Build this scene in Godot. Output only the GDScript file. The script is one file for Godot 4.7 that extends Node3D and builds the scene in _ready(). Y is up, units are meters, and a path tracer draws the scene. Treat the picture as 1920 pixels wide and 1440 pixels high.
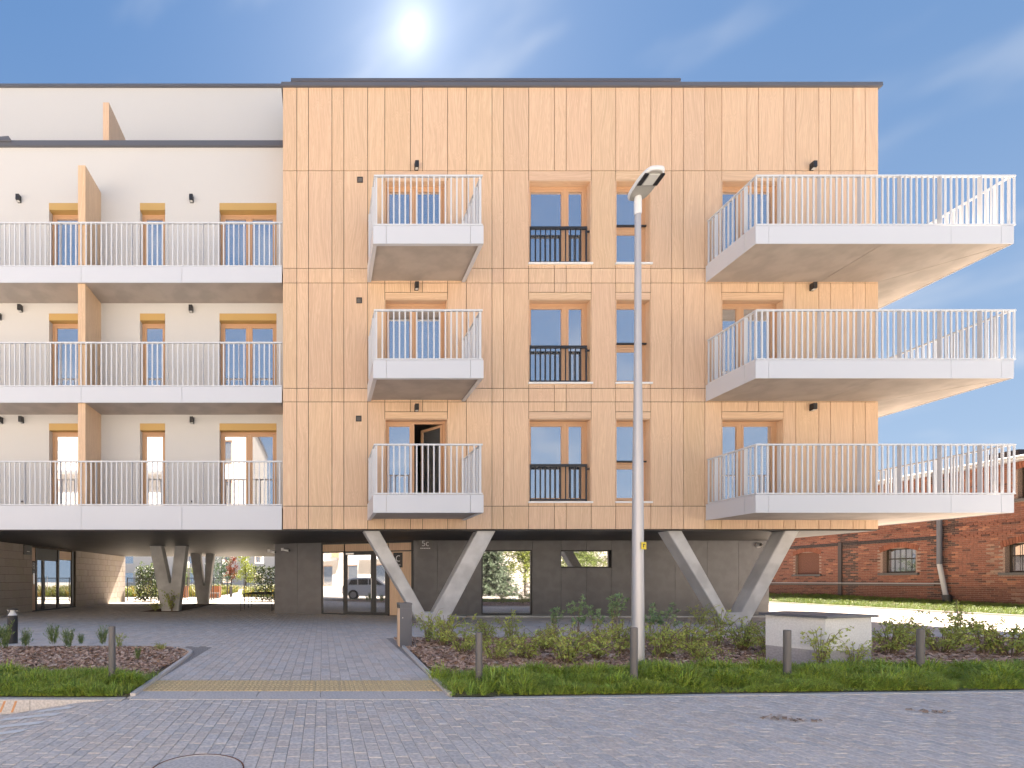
extends Node3D
# Apartment house on concrete V columns, seen from the street. Metres, y up, the street runs along x, depth is -z.

const F := 980.0          # lens: picture units per unit of slope
const D := 14.85          # depth of the timber facade
const S := 66.0           # elevation drawing of that facade: units per metre
const EYE := 1.27
const PX := 605.0
const PY := 1088.0

var org := {}
var used := {}
var cache := {}
var M := {}
var rng := RandomNumberGenerator.new()

# ---------------------------------------------------------------- survey helpers
func fx(p: float) -> float:
	return (p - PX) / S
func fy(p: float) -> float:
	return EYE + (PY - p) / S
func at(px: float, py: float, d: float) -> Vector3:
	return Vector3((px - PX) * d / F, EYE + (PY - py) * d / F, -d)
func floor_at(px: float, py: float) -> Vector3:
	var d := F * EYE / (py - PY)
	return Vector3((px - PX) * d / F, 0.0, -d)

# ---------------------------------------------------------------- node helpers
func numbered(n: String) -> String:
	var k: int = used.get(n, 0)
	used[n] = k + 1
	return n if k == 0 else "%s_%03d" % [n, k]
func put(parent: Node, node: Node3D, called: String, pos: Vector3) -> Node3D:
	if parent == self:
		node.name = numbered(called)
		node.position = pos
	else:
		node.name = called
		node.position = pos - org.get(parent, Vector3.ZERO)
	parent.add_child(node, true)
	org[node] = pos
	return node
func thing(called: String, label: String, category: String, pos: Vector3, group := "") -> Node3D:
	var o: Node3D = put(self, Node3D.new(), called, pos)
	tag(o, label, category, group)
	return o
func tag(o: Node3D, label: String, category: String, group := "", kind := "") -> Node3D:
	if label: o.set_meta("label", label)
	if category: o.set_meta("category", category)
	if group: o.set_meta("group", group)
	if kind: o.set_meta("kind", kind)
	return o
func grp(parent: Node, called: String, pos: Vector3) -> Node3D:
	return put(parent, Node3D.new(), called, pos)
func mi(parent: Node, called: String, mesh: Mesh, mat: Material, pos: Vector3, rot := Vector3.ZERO) -> MeshInstance3D:
	var o := MeshInstance3D.new()
	o.mesh = mesh
	o.material_override = mat
	put(parent, o, called, pos)
	o.rotation = rot
	return o
func struct(called: String, mesh: Mesh, mat: Material, pos := Vector3.ZERO) -> MeshInstance3D:
	var o := mi(self, called, mesh, mat, pos)
	o.set_meta("kind", "structure")
	return o
func many(parent: Node, called: String, mesh: Mesh, mat: Material, ts: Array, cols: Array) -> MultiMeshInstance3D:
	var mm := MultiMesh.new()
	mm.transform_format = MultiMesh.TRANSFORM_3D
	mm.use_colors = cols.size() > 0
	mm.mesh = mesh
	mm.instance_count = ts.size()
	for i in ts.size():
		mm.set_instance_transform(i, ts[i])
		if cols.size():
			mm.set_instance_color(i, cols[i])
	var o := MultiMeshInstance3D.new()
	o.multimesh = mm
	o.material_override = mat
	put(parent, o, called, Vector3.ZERO)
	o.set_meta("kind", "stuff")
	return o

# ---------------------------------------------------------------- mesh builder
class MB:
	var v := PackedVector3Array()
	var n := PackedVector3Array()
	var uv := PackedVector2Array()
	var c := PackedColorArray()
	var i := PackedInt32Array()
	var col := Color.WHITE
	func vert(p: Vector3, nn: Vector3, u := Vector2.ZERO) -> int:
		v.append(p); n.append(nn); uv.append(u); c.append(col)
		return v.size() - 1
	func tri(a: int, b: int, d: int) -> void:   # counter-clockwise seen from the front
		i.append_array([a, d, b])
	func quad(a: Vector3, b: Vector3, cc: Vector3, d: Vector3, ua := Vector2.ZERO, ub := Vector2.ZERO, uc := Vector2.ZERO, ud := Vector2.ZERO) -> void:
		var nn := (b - a).cross(cc - a)
		if nn.length_squared() < 1e-14: nn = (cc - a).cross(d - a)
		nn = nn.normalized()
		var k := vert(a, nn, ua)
		vert(b, nn, ub); vert(cc, nn, uc); vert(d, nn, ud)
		i.append_array([k, k + 2, k + 1, k, k + 3, k + 2])
	func tri3(a: Vector3, b: Vector3, cc: Vector3) -> void:
		var nn := (b - a).cross(cc - a).normalized()
		var k := vert(a, nn)
		vert(b, nn); vert(cc, nn)
		i.append_array([k, k + 2, k + 1])
	func box(lo: Vector3, hi: Vector3) -> void:
		var p := [Vector3(lo.x, lo.y, hi.z), Vector3(hi.x, lo.y, hi.z), Vector3(hi.x, hi.y, hi.z), Vector3(lo.x, hi.y, hi.z), Vector3(lo.x, lo.y, lo.z), Vector3(hi.x, lo.y, lo.z), Vector3(hi.x, hi.y, lo.z), Vector3(lo.x, hi.y, lo.z)]
		quad(p[0], p[1], p[2], p[3]); quad(p[5], p[4], p[7], p[6]); quad(p[1], p[5], p[6], p[2])
		quad(p[4], p[0], p[3], p[7]); quad(p[3], p[2], p[6], p[7]); quad(p[4], p[5], p[1], p[0])
	func tube(pts: Array, rad: Array, sides: int, cap := true) -> void:   # smooth tapered tube along points
		var last := -1
		for k in pts.size():
			var a: Vector3 = pts[maxi(k - 1, 0)]
			var b: Vector3 = pts[mini(k + 1, pts.size() - 1)]
			var t := (b - a).normalized()
			var x := t.cross(Vector3.UP if absf(t.y) < 0.95 else Vector3.RIGHT).normalized()
			var y := x.cross(t)
			var first := v.size()
			for s in sides + 1:
				var an := TAU * s / sides
				var nn := x * cos(an) + y * sin(an)
				vert(pts[k] + nn * rad[k], nn, Vector2(float(s) / sides, k))
			if last >= 0:
				for s in sides:
					i.append_array([last + s, first + s + 1, first + s, last + s, last + s + 1, first + s + 1])
			last = first
		if cap:
			for e in [0, pts.size() - 1]:
				var a: Vector3 = pts[0 if e == 0 else e - 1]
				var b: Vector3 = pts[1 if e == 0 else e]
				var t := (b - a).normalized() * (-1.0 if e == 0 else 1.0)
				var ctr := vert(pts[e], t)
				var r0 := v.size()
				var tt := (b - a).normalized()
				var x := tt.cross(Vector3.UP if absf(tt.y) < 0.95 else Vector3.RIGHT).normalized()
				var y := x.cross(tt)
				for s in sides + 1:
					var an := TAU * s / sides
					vert(pts[e] + (x * cos(an) + y * sin(an)) * rad[e], t)
				for s in sides:
					if e == 0: i.append_array([ctr, r0 + s + 1, r0 + s])
					else: i.append_array([ctr, r0 + s, r0 + s + 1])
	func lathe(prof: Array, sides: int) -> void:   # (radius, height) pairs from the bottom up, flat shaded in height
		for k in prof.size() - 1:
			var p: Vector2 = prof[k]
			var q: Vector2 = prof[k + 1]
			var e := q - p
			var nr := Vector2(e.y, -e.x).normalized()
			var first := v.size()
			for s in sides + 1:
				var an := TAU * s / sides
				var dir := Vector3(cos(an), 0, sin(an))
				var nn := dir * nr.x + Vector3.UP * nr.y
				vert(dir * p.x + Vector3.UP * p.y, nn); vert(dir * q.x + Vector3.UP * q.y, nn)
			for s in sides:
				var a := first + 2 * s
				i.append_array([a, a + 2, a + 1, a + 1, a + 2, a + 3])
	func extrude(poly: PackedVector2Array, z0: float, z1: float, ch := 0.0) -> void:   # polygon in x,y; front face at z1, optional chamfer
		var pl := poly
		if Geometry2D.is_polygon_clockwise(pl):
			pl = pl.duplicate(); pl.reverse()
		var cnt := pl.size()
		var inner := pl
		if ch > 0.0:
			inner = PackedVector2Array()
			for k in cnt:
				var a := pl[(k + cnt - 1) % cnt]
				var b := pl[k]
				var d := pl[(k + 1) % cnt]
				var n0 := (b - a).normalized().orthogonal() * 1.0
				var n1 := (d - b).normalized().orthogonal() * 1.0
				var m := n0 + n1
				m = m / maxf(0.3, m.length_squared()) * 2.0
				var q := b + m * ch
				if not Geometry2D.is_point_in_polygon(q, pl): q = b - m * ch
				inner.append(q)
		var tris := Geometry2D.triangulate_polygon(inner)
		for side in 2:
			var zz := z1 if side == 0 else z0
			var nn := Vector3(0, 0, 1 if side == 0 else -1)
			var k0 := v.size()
			for q in inner: vert(Vector3(q.x, q.y, zz), nn, q)
			for t in range(0, tris.size(), 3):
				var aa := inner[tris[t]]
				var bb := inner[tris[t + 1]]
				var dd := inner[tris[t + 2]]
				var ccw := (bb - aa).cross(dd - aa) > 0
				if ccw == (side == 0): i.append_array([k0 + tris[t], k0 + tris[t + 2], k0 + tris[t + 1]])
				else: i.append_array([k0 + tris[t], k0 + tris[t + 1], k0 + tris[t + 2]])
		for k in cnt:
			var a := pl[k]
			var b := pl[(k + 1) % cnt]
			quad(Vector3(a.x, a.y, z0 + ch), Vector3(b.x, b.y, z0 + ch), Vector3(b.x, b.y, z1 - ch), Vector3(a.x, a.y, z1 - ch))
			if ch > 0.0:
				var ia := inner[k]
				var ib := inner[(k + 1) % cnt]
				quad(Vector3(a.x, a.y, z1 - ch), Vector3(b.x, b.y, z1 - ch), Vector3(ib.x, ib.y, z1), Vector3(ia.x, ia.y, z1))
				quad(Vector3(b.x, b.y, z0 + ch), Vector3(a.x, a.y, z0 + ch), Vector3(ia.x, ia.y, z0), Vector3(ib.x, ib.y, z0))
	func done() -> ArrayMesh:
		var arr := []
		arr.resize(Mesh.ARRAY_MAX)
		arr[Mesh.ARRAY_VERTEX] = v
		arr[Mesh.ARRAY_NORMAL] = n
		arr[Mesh.ARRAY_TEX_UV] = uv
		arr[Mesh.ARRAY_COLOR] = c
		arr[Mesh.ARRAY_INDEX] = i
		var m := ArrayMesh.new()
		m.add_surface_from_arrays(Mesh.PRIMITIVE_TRIANGLES, arr)
		return m

func cube(size: Vector3) -> Mesh:
	var key := "b%.4f,%.4f,%.4f" % [size.x, size.y, size.z]
	if not cache.has(key):
		var b := BoxMesh.new()
		b.size = size
		cache[key] = b
	return cache[key]
# a plain box between two corners, as a part
func bx(parent: Node, called: String, mat: Material, x0: float, x1: float, y0: float, y1: float, z0: float, z1: float) -> MeshInstance3D:
	return mi(parent, called, cube(Vector3(absf(x1 - x0), absf(y1 - y0), absf(z1 - z0))), mat, Vector3((x0 + x1) / 2, (y0 + y1) / 2, (z0 + z1) / 2))
# a timber board or panel with its own cut of the grain; along: 1 grain upright, 0 grain level
func board(parent: Node, called: String, mat: Material, x0: float, x1: float, y0: float, y1: float, z0: float, z1: float, upright := true, face_x := false) -> MeshInstance3D:
	var b := MB.new()
	var lo := Vector3(minf(x0, x1), minf(y0, y1), minf(z0, z1))
	var hi := Vector3(maxf(x0, x1), maxf(y0, y1), maxf(z0, z1))
	var ctr := (lo + hi) / 2
	var t := rng.randf_range(0.93, 1.05)
	b.col = Color(t, t * rng.randf_range(0.985, 1.01), t * rng.randf_range(0.96, 1.02))
	b.box(lo - ctr, hi - ctr)
	var off := Vector2(rng.randf(), rng.randf())
	for k in b.v.size():
		var p := b.v[k]
		var nn := b.n[k]
		var s := p.x
		var h := p.y
		if absf(nn.x) > 0.5: s = p.z
		if absf(nn.y) > 0.5: h = p.z
		b.uv[k] = (Vector2(s / 2.4, h / 4.8) if upright else Vector2(h / 2.4, s / 4.8)) + off
	return mi(parent, called, b.done(), mat, ctr)
# a rectangular frame in the x,y plane, one continuous ring
func ring(x0: float, x1: float, y0: float, y1: float, w: float, z0: float, z1: float) -> ArrayMesh:
	var b := MB.new()
	var o := [Vector2(x0, y0), Vector2(x1, y0), Vector2(x1, y1), Vector2(x0, y1)]
	var q := [Vector2(x0 + w, y0 + w), Vector2(x1 - w, y0 + w), Vector2(x1 - w, y1 - w), Vector2(x0 + w, y1 - w)]
	for k in 4:
		var a: Vector2 = o[k]
		var c: Vector2 = o[(k + 1) % 4]
		var d: Vector2 = q[(k + 1) % 4]
		var e: Vector2 = q[k]
		b.quad(Vector3(a.x, a.y, z1), Vector3(c.x, c.y, z1), Vector3(d.x, d.y, z1), Vector3(e.x, e.y, z1))
		b.quad(Vector3(c.x, c.y, z0), Vector3(a.x, a.y, z0), Vector3(e.x, e.y, z0), Vector3(d.x, d.y, z0))
		b.quad(Vector3(a.x, a.y, z0), Vector3(c.x, c.y, z0), Vector3(c.x, c.y, z1), Vector3(a.x, a.y, z1))
		b.quad(Vector3(e.x, e.y, z1), Vector3(d.x, d.y, z1), Vector3(d.x, d.y, z0), Vector3(e.x, e.y, z0))
	return b.done()
# flat polygon in x,z at height y
func sheet(pts: Array, y: float) -> ArrayMesh:
	var b := MB.new()
	var poly := PackedVector2Array()
	for p in pts: poly.append(Vector2(p.x, p.y))
	var tris := Geometry2D.triangulate_polygon(poly)
	for p in poly: b.vert(Vector3(p.x, y, p.y), Vector3.UP, p)
	for t in range(0, tris.size(), 3):
		var a := poly[tris[t]]
		var up := (poly[tris[t + 1]] - a).cross(poly[tris[t + 2]] - a) > 0
		if up: b.i.append_array([tris[t], tris[t + 1], tris[t + 2]])
		else: b.i.append_array([tris[t], tris[t + 2], tris[t + 1]])
	return b.done()
# one wall slab with rectangular openings; holes are [along0, along1, y0, y1] along the wall's long axis
func wall_with_holes(parent: Node, called: String, mat: Material, lo: Vector3, hi: Vector3, holes: Array) -> void:
	var is_x := hi.z - lo.z < hi.x - lo.x
	var a0 := lo.x if is_x else lo.z
	var a1 := hi.x if is_x else hi.z
	var us := [a0, a1]
	var vs := [lo.y, hi.y]
	for h in holes:
		for k in 2:
			if h[k] > a0 and h[k] < a1 and not us.has(h[k]): us.append(h[k])
			if h[k + 2] > lo.y and h[k + 2] < hi.y and not vs.has(h[k + 2]): vs.append(h[k + 2])
	us.sort(); vs.sort()
	var ctr := (lo + hi) / 2
	var solid := func(i: int, j: int) -> bool:
		if i < 0 or j < 0 or i >= us.size() - 1 or j >= vs.size() - 1: return false
		var u: float = (us[i] + us[i + 1]) / 2
		var v: float = (vs[j] + vs[j + 1]) / 2
		for h in holes:
			if u > h[0] and u < h[1] and v > h[2] and v < h[3]: return false
		return true
	var d0 := lo.z if is_x else -hi.x
	var d1 := hi.z if is_x else -lo.x
	var P := func(u: float, v: float, d: float) -> Vector3:
		return (Vector3(u, v, d) if is_x else Vector3(-d, v, u)) - ctr
	var e := MB.new()
	for i in us.size() - 1:
		for j in vs.size() - 1:
			if not solid.call(i, j): continue
			var u0: float = us[i]
			var u1: float = us[i + 1]
			var v0: float = vs[j]
			var v1: float = vs[j + 1]
			e.quad(P.call(u0, v0, d1), P.call(u1, v0, d1), P.call(u1, v1, d1), P.call(u0, v1, d1))
			e.quad(P.call(u1, v0, d0), P.call(u0, v0, d0), P.call(u0, v1, d0), P.call(u1, v1, d0))
			if not solid.call(i - 1, j): e.quad(P.call(u0, v0, d0), P.call(u0, v0, d1), P.call(u0, v1, d1), P.call(u0, v1, d0))
			if not solid.call(i + 1, j): e.quad(P.call(u1, v0, d1), P.call(u1, v0, d0), P.call(u1, v1, d0), P.call(u1, v1, d1))
			if not solid.call(i, j - 1): e.quad(P.call(u0, v0, d0), P.call(u1, v0, d0), P.call(u1, v0, d1), P.call(u0, v0, d1))
			if not solid.call(i, j + 1): e.quad(P.call(u0, v1, d1), P.call(u1, v1, d1), P.call(u1, v1, d0), P.call(u0, v1, d0))
	mi(parent, called, e.done(), mat, ctr)

# ---------------------------------------------------------------- materials
func lin(r: float, g: float, b: float, a := 1.0) -> Color:
	var c := Color(r, g, b).linear_to_srgb()
	c.a = a
	return c
func mat(r: float, g: float, b: float, rough := 0.7, metal := 0.0) -> StandardMaterial3D:
	var m := StandardMaterial3D.new()
	m.albedo_color = lin(r, g, b)
	m.roughness = rough
	m.metallic = metal
	return m
func noise_tex(freq: float, lo: Color, hi: Color, oct := 4, size := 512, sd := 1, mid := 0.5, spread := 0.22) -> NoiseTexture2D:
	var f := FastNoiseLite.new()
	f.seed = sd
	f.frequency = freq
	f.fractal_octaves = oct
	var t := NoiseTexture2D.new()
	t.noise = f
	t.width = size
	t.height = size
	t.seamless = true
	var gr := Gradient.new()
	gr.set_color(0, lo); gr.set_color(1, hi)
	gr.set_offset(0, mid - spread); gr.set_offset(1, mid + spread)
	t.color_ramp = gr
	return t
# colour noise (multiplied on the base colour) plus relief, laid by world position
func rough_mat(r: float, g: float, b: float, rough: float, freq: float, dark: float, scale: float, relief := 0.0, sd := 1, oct := 4) -> StandardMaterial3D:
	var m := mat(r, g, b, rough)
	m.albedo_texture = noise_tex(freq, Color(dark, dark, dark), Color.WHITE, oct, 512, sd)
	m.uv1_triplanar = true
	m.uv1_world_triplanar = true
	m.uv1_scale = Vector3.ONE * scale
	if relief > 0.0:
		m.heightmap_enabled = true
		m.heightmap_texture = m.albedo_texture
		m.heightmap_scale = relief
	return m
func tinted(m: StandardMaterial3D) -> StandardMaterial3D:
	m.vertex_color_use_as_albedo = true
	return m
func wood_texture() -> ImageTexture:
	var W := 1024
	var H := 1024
	var f := FastNoiseLite.new()
	f.frequency = 0.012
	f.fractal_octaves = 3
	f.seed = 4
	var fine := f.get_seamless_image(W, 96)         # narrow grain, stretched along the board
	fine.resize(W, H, Image.INTERPOLATE_CUBIC)
	f.frequency = 0.06
	f.fractal_octaves = 4
	f.seed = 9
	var pores := f.get_seamless_image(W, 40)
	pores.resize(W, H, Image.INTERPOLATE_CUBIC)
	f.frequency = 0.004
	f.seed = 21
	f.fractal_octaves = 2
	var wave := f.get_seamless_image(256, 256)
	fine.convert(Image.FORMAT_L8); pores.convert(Image.FORMAT_L8); wave.convert(Image.FORMAT_L8)
	var a := fine.get_data()
	var p := pores.get_data()
	var w := wave.get_data()
	var out := PackedByteArray()
	out.resize(W * H * 3)
	for y in H:
		for x in W:
			var sx := (x + int(w[(y / 4) * 256 + (x / 4)] * 0.35)) & 1023
			var g := a[y * W + sx] / 255.0
			var q := p[y * W + sx] / 255.0
			var rings := 0.5 + 0.5 * sin(g * 46.0)
			var t := 0.925 + 0.05 * rings * q * 1.6 + 0.075 * (q - 0.35)
			t = clampf(t, 0.7, 1.0)
			var k := (y * W + x) * 3
			out[k] = int(255 * clampf(t * 1.02, 0, 1))
			out[k + 1] = int(255 * clampf(pow(t, 1.12), 0, 1))
			out[k + 2] = int(255 * clampf(pow(t, 1.28), 0, 1))
	return ImageTexture.create_from_image(Image.create_from_data(W, H, false, Image.FORMAT_RGB8, out))
func glass(tint: float, metal: float) -> StandardMaterial3D:
	var m := StandardMaterial3D.new()
	m.albedo_color = lin(tint, tint, tint * 1.02, 0.02)
	m.transparency = BaseMaterial3D.TRANSPARENCY_ALPHA
	m.roughness = 0.02
	m.metallic = metal
	m.metallic_specular = 0.5
	return m

func make_materials() -> void:
	var wt := wood_texture()
	var w := mat(0.775, 0.57, 0.39, 0.55)
	w.albedo_texture = wt
	M.wood = tinted(w)
	var wd := mat(0.66, 0.425, 0.255, 0.5)
	wd.albedo_texture = wt
	M.frame = tinted(wd)
	M.core = mat(0.035, 0.022, 0.014, 0.9)
	M.room = mat(0.42, 0.40, 0.37, 0.9)
	M.oppwall = rough_mat(0.62, 0.585, 0.545, 0.9, 0.05, 0.955, 1.2, 0.0, 3)
	M.plaster = rough_mat(0.66, 0.65, 0.64, 0.9, 0.05, 0.955, 1.2, 0.12, 3)
	M.white = mat(0.62, 0.645, 0.705, 0.38)
	M.rail = mat(0.665, 0.685, 0.725, 0.35)
	M.coping = mat(0.115, 0.12, 0.145, 0.42)
	M.dark = mat(0.028, 0.028, 0.032, 0.45)
	M.darkpanel = rough_mat(0.15, 0.145, 0.155, 0.36, 0.008, 0.93, 0.5, 0.0, 8)
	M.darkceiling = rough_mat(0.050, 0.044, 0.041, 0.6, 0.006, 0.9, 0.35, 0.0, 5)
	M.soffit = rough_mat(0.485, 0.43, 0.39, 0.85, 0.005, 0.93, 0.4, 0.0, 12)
	M.concrete = rough_mat(0.64, 0.63, 0.62, 0.8, 0.004, 0.88, 0.45, 0.0, 6, 7)
	M.tan = mat(0.55, 0.36, 0.13, 0.6)
	M.sill = mat(0.82, 0.82, 0.82, 0.4)
	M.glass = glass(0.76, 0.9)
	M.doorglass = glass(0.60, 0.88)
	M.mesh_dark = mat(0.02, 0.02, 0.022, 0.5)
	M.block = tinted(rough_mat(0.55, 0.485, 0.43, 0.9, 0.05, 0.8, 1.4, 0.25, 14))
	M.blockcore = mat(0.10, 0.08, 0.065, 0.95)
	M.paver = tinted(rough_mat(0.76, 0.69, 0.635, 0.9, 0.03, 0.90, 1.5, 0.03, 17, 5))
	M.paving = rough_mat(0.62, 0.58, 0.54, 0.9, 0.03, 0.90, 0.7, 0.0, 18)
	M.joint = rough_mat(0.50, 0.45, 0.415, 0.95, 0.05, 0.7, 1.5, 0.0, 19)
	M.paver.metallic_specular = 0.3
	M.yellow = tinted(rough_mat(0.88, 0.68, 0.38, 0.85, 0.05, 0.85, 2.0, 0.0, 22))
	M.kerb = tinted(rough_mat(0.70, 0.65, 0.615, 0.85, 0.03, 0.9, 2.0, 0.03, 23))
	M.soil = rough_mat(0.26, 0.17, 0.125, 0.95, 0.05, 0.5, 1.6, 1.5, 25)
	M.grassbase = rough_mat(0.27, 0.25, 0.12, 0.95, 0.05, 0.5, 1.2, 1.0, 26)
	M.chip = tinted(mat(1, 1, 1, 0.9))
	var lf := mat(1, 1, 1, 0.55)
	lf.backlight_enabled = true
	lf.backlight = Color(0.55, 0.6, 0.3)
	M.leaf = tinted(lf)
	M.stem = mat(0.26, 0.19, 0.12, 0.9)
	M.bark = rough_mat(0.10, 0.075, 0.055, 0.95, 0.05, 0.5, 3.0, 1.0, 28)
	M.galv = mat(0.47, 0.47, 0.50, 0.42, 0.35)
	M.bollard = mat(0.15, 0.14, 0.14, 0.5)
	M.bollard2 = mat(0.34, 0.33, 0.31, 0.5)
	M.paint = rough_mat(0.88, 0.87, 0.85, 0.8, 0.08, 0.93, 2.5, 0.0, 31)
	M.boxwhite = rough_mat(0.86, 0.855, 0.86, 0.85, 0.04, 0.95, 1.3, 0.08, 32)
	M.boxgrey = rough_mat(0.48, 0.46, 0.49, 0.85, 0.04, 0.9, 1.3, 0.08, 33)
	M.brick = tinted(rough_mat(1, 1, 1, 0.92, 0.06, 0.7, 2.2, 0.3, 35))
	M.mortar = rough_mat(0.36, 0.25, 0.20, 0.95, 0.04, 0.75, 1.0, 0.0, 36)
	M.brickroof = mat(0.075, 0.06, 0.058, 0.8)
	M.stone = rough_mat(0.16, 0.15, 0.15, 0.9, 0.05, 0.7, 2.0, 0.2, 37)
	M.steel = mat(0.55, 0.55, 0.56, 0.3, 0.9)
	M.signwhite = mat(0.82, 0.82, 0.82, 0.6)
	M.sticker = mat(0.75, 0.58, 0.05, 0.6)
	M.orange = mat(0.66, 0.34, 0.17, 0.8)
	M.rust = rough_mat(0.30, 0.10, 0.035, 0.9, 0.05, 0.6, 1.5, 0.0, 38)
	M.infill = rough_mat(0.22, 0.10, 0.07, 0.95, 0.05, 0.6, 2.5, 0.0, 44)
	M.gutter = mat(0.42, 0.42, 0.43, 0.6)
	M.carpaint = mat(0.88, 0.88, 0.89, 0.3)
	M.tyre = mat(0.02, 0.02, 0.02, 0.85)
	M.farwall = mat(0.50, 0.49, 0.48, 0.9)
	M.asphalt = rough_mat(0.40, 0.375, 0.355, 0.9, 0.05, 0.85, 0.8, 0.05, 40)
	var ld := mat(0.6, 0.6, 0.58, 0.3)
	M.led = ld
	M.curtain = mat(0.55, 0.58, 0.62, 0.9)

# ================================================================ scene
func _ready() -> void:
	rng.seed = 20240
	var E := 6.0
	# camera: level, lens shifted up and to the side
	var cam := Camera3D.new()
	cam.name = "camera"
	cam.projection = Camera3D.PROJECTION_FRUSTUM
	cam.near = 0.1
	cam.far = 900.0
	cam.size = 0.1 * 1440.0 / F
	cam.frustum_offset = Vector2((960.0 - PX) / F, (PY - 720.0) / F) * 0.1
	cam.position = Vector3(0, EYE, 0)
	add_child(cam)
	cam.current = true
	# sky, sun, exposure
	var sunv := Vector3((775.0 - PX) / F, (PY - 55.0) / F, -1.0).normalized()
	var env := Environment.new()
	env.background_mode = Environment.BG_SKY
	env.sky = Sky.new()
	var pan := PanoramaSkyMaterial.new()
	pan.panorama = sky_picture(sunv)
	env.sky.sky_material = pan
	env.background_energy_multiplier = 1.0 / E
	env.tonemap_mode = Environment.TONE_MAPPER_LINEAR
	env.tonemap_exposure = E
	env.sdfgi_enabled = true
	env.ssao_enabled = true
	env.ssil_enabled = true
	var we := WorldEnvironment.new()
	we.name = "environment"
	we.environment = env
	add_child(we)
	var sun := DirectionalLight3D.new()
	sun.name = "sun"
	sun.light_energy = 1.6
	sun.light_color = Color(1.0, 0.945, 0.865)
	sun.light_angular_distance = 0.53
	sun.shadow_enabled = true
	sun.basis = Basis.looking_at(-sunv)
	add_child(sun)

	make_materials()
	build_ground()
	build_timber_block()
	build_white_block()
	build_ground_floor()
	build_brick_house()
	build_across_the_street()
	build_courtyard()
	build_wall_fittings()
	build_street_things()
	build_plants()

func sky_picture(sunv: Vector3) -> ImageTexture:
	var W := 1024
	var H := 512
	var n := FastNoiseLite.new()
	n.seed = 5
	n.frequency = 1.0
	n.fractal_octaves = 5
	var data := PackedFloat32Array()
	data.resize(W * H * 3)
	var zen := Vector3(0.060, 0.215, 0.54)
	var hor := Vector3(0.54, 0.71, 0.92)
	for y in H:
		var th := PI * (y + 0.5) / H
		var sy := cos(th)
		var cy := sin(th)
		var t := pow(clampf(1.0 - sy, 0, 1), 1.7) if sy > 0 else 1.0
		for x in W:
			var az := (x + 0.5) / W * TAU
			var d := Vector3(sin(az) * cy, sy, -cos(az) * cy)
			var c := zen.lerp(hor, t)
			var an := rad_to_deg(acos(clampf(d.dot(sunv), -1, 1)))
			if sy > 0.02:
				# thin high cirrus, drawn out along one direction of the wind
				var q := Vector2(d.x, d.z) / (sy + 0.12)
				var u := q.x * 0.8 + q.y * 0.6
				var v := -q.x * 0.6 + q.y * 0.8
				var cl := n.get_noise_2d(u * 0.9 + 3.0, v * 2.6) * 0.6 + n.get_noise_2d(u * 2.6, v * 6.5 + 9.0) * 0.4
				cl = smoothstep(-0.05, 0.55, cl) * smoothstep(0.02, 0.2, sy)
				c = c.lerp(Vector3(0.80, 0.85, 0.93), cl * 0.42)
			c += Vector3(1, 0.985, 0.95) * (0.85 * exp(-an / 1.1) + 0.42 * exp(-an / 6.5) + 0.11 * exp(-an / 22.0))
			var k := (y * W + x) * 3
			data[k] = c.x; data[k + 1] = c.y; data[k + 2] = c.z
	return ImageTexture.create_from_image(Image.create_from_data(W, H, false, Image.FORMAT_RGBF, data.to_byte_array()))

# ---------------------------------------------------------------- windows, railings, balconies
func window_unit(parent: Node, called: String, x0: float, x1: float, y0: float, y1: float, d: float, splits: Array, transom := -1.0, opened := -1) -> Node3D:
	var g := grp(parent, called, Vector3((x0 + x1) / 2, y0, -d))
	var z := -d
	mi(g, "frame", ring(x0 - g_x(g), x1 - g_x(g), 0, y1 - y0, 0.06, -0.08, 0.0), M.frame, org[g])
	var xs := [x0 + 0.06]
	for s in splits:
		bx(g, "mullion", M.frame, s - 0.03, s + 0.03, y0 + 0.06, y1 - 0.06, z - 0.078, z - 0.002)
		xs.append(s - 0.03); xs.append(s + 0.03)
	xs.append(x1 - 0.06)
	for k in range(0, xs.size(), 2):
		var a: float = xs[k]
		var b: float = xs[k + 1]
		var rows := [[y0 + 0.06, y1 - 0.06]]
		if transom > 0: rows = [[y0 + 0.06, transom - 0.03], [transom + 0.03, y1 - 0.06]]
		for r in rows:
			if opened == k / 2:
				# the leaf stands open into the room, hinged on its far side
				var w := b - a - 0.02
				var hinge := Vector3(b - 0.01, r[0], z - 0.03)
				var turn := Vector3(0, deg_to_rad(-52), 0)
				mi(g, "open_sash", ring(-w, 0, 0.01, r[1] - r[0] - 0.01, 0.07, -0.05, 0.015), M.frame, hinge, turn)
				var e := MB.new()
				e.box(Vector3(-w + 0.07, 0.08, -0.03), Vector3(-0.07, r[1] - r[0] - 0.08, -0.01))
				mi(g, "open_pane", e.done(), M.glass, hinge, turn)
				continue
			mi(g, "sash", ring(a + 0.006 - (a + b) / 2, b - 0.006 - (a + b) / 2, 0.006, r[1] - r[0] - 0.006, 0.065, -0.05, 0.012), M.frame, Vector3((a + b) / 2, r[0], z - 0.012))
			bx(g, "pane", M.glass, a + 0.068, b - 0.068, r[0] + 0.068, r[1] - 0.068, z - 0.045, z - 0.03)
	if transom > 0:
		bx(g, "transom", M.frame, x0 + 0.06, x1 - 0.06, transom - 0.03, transom + 0.03, z - 0.078, z - 0.002)
	return g
func g_x(g: Node) -> float:
	return org[g].x

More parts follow.
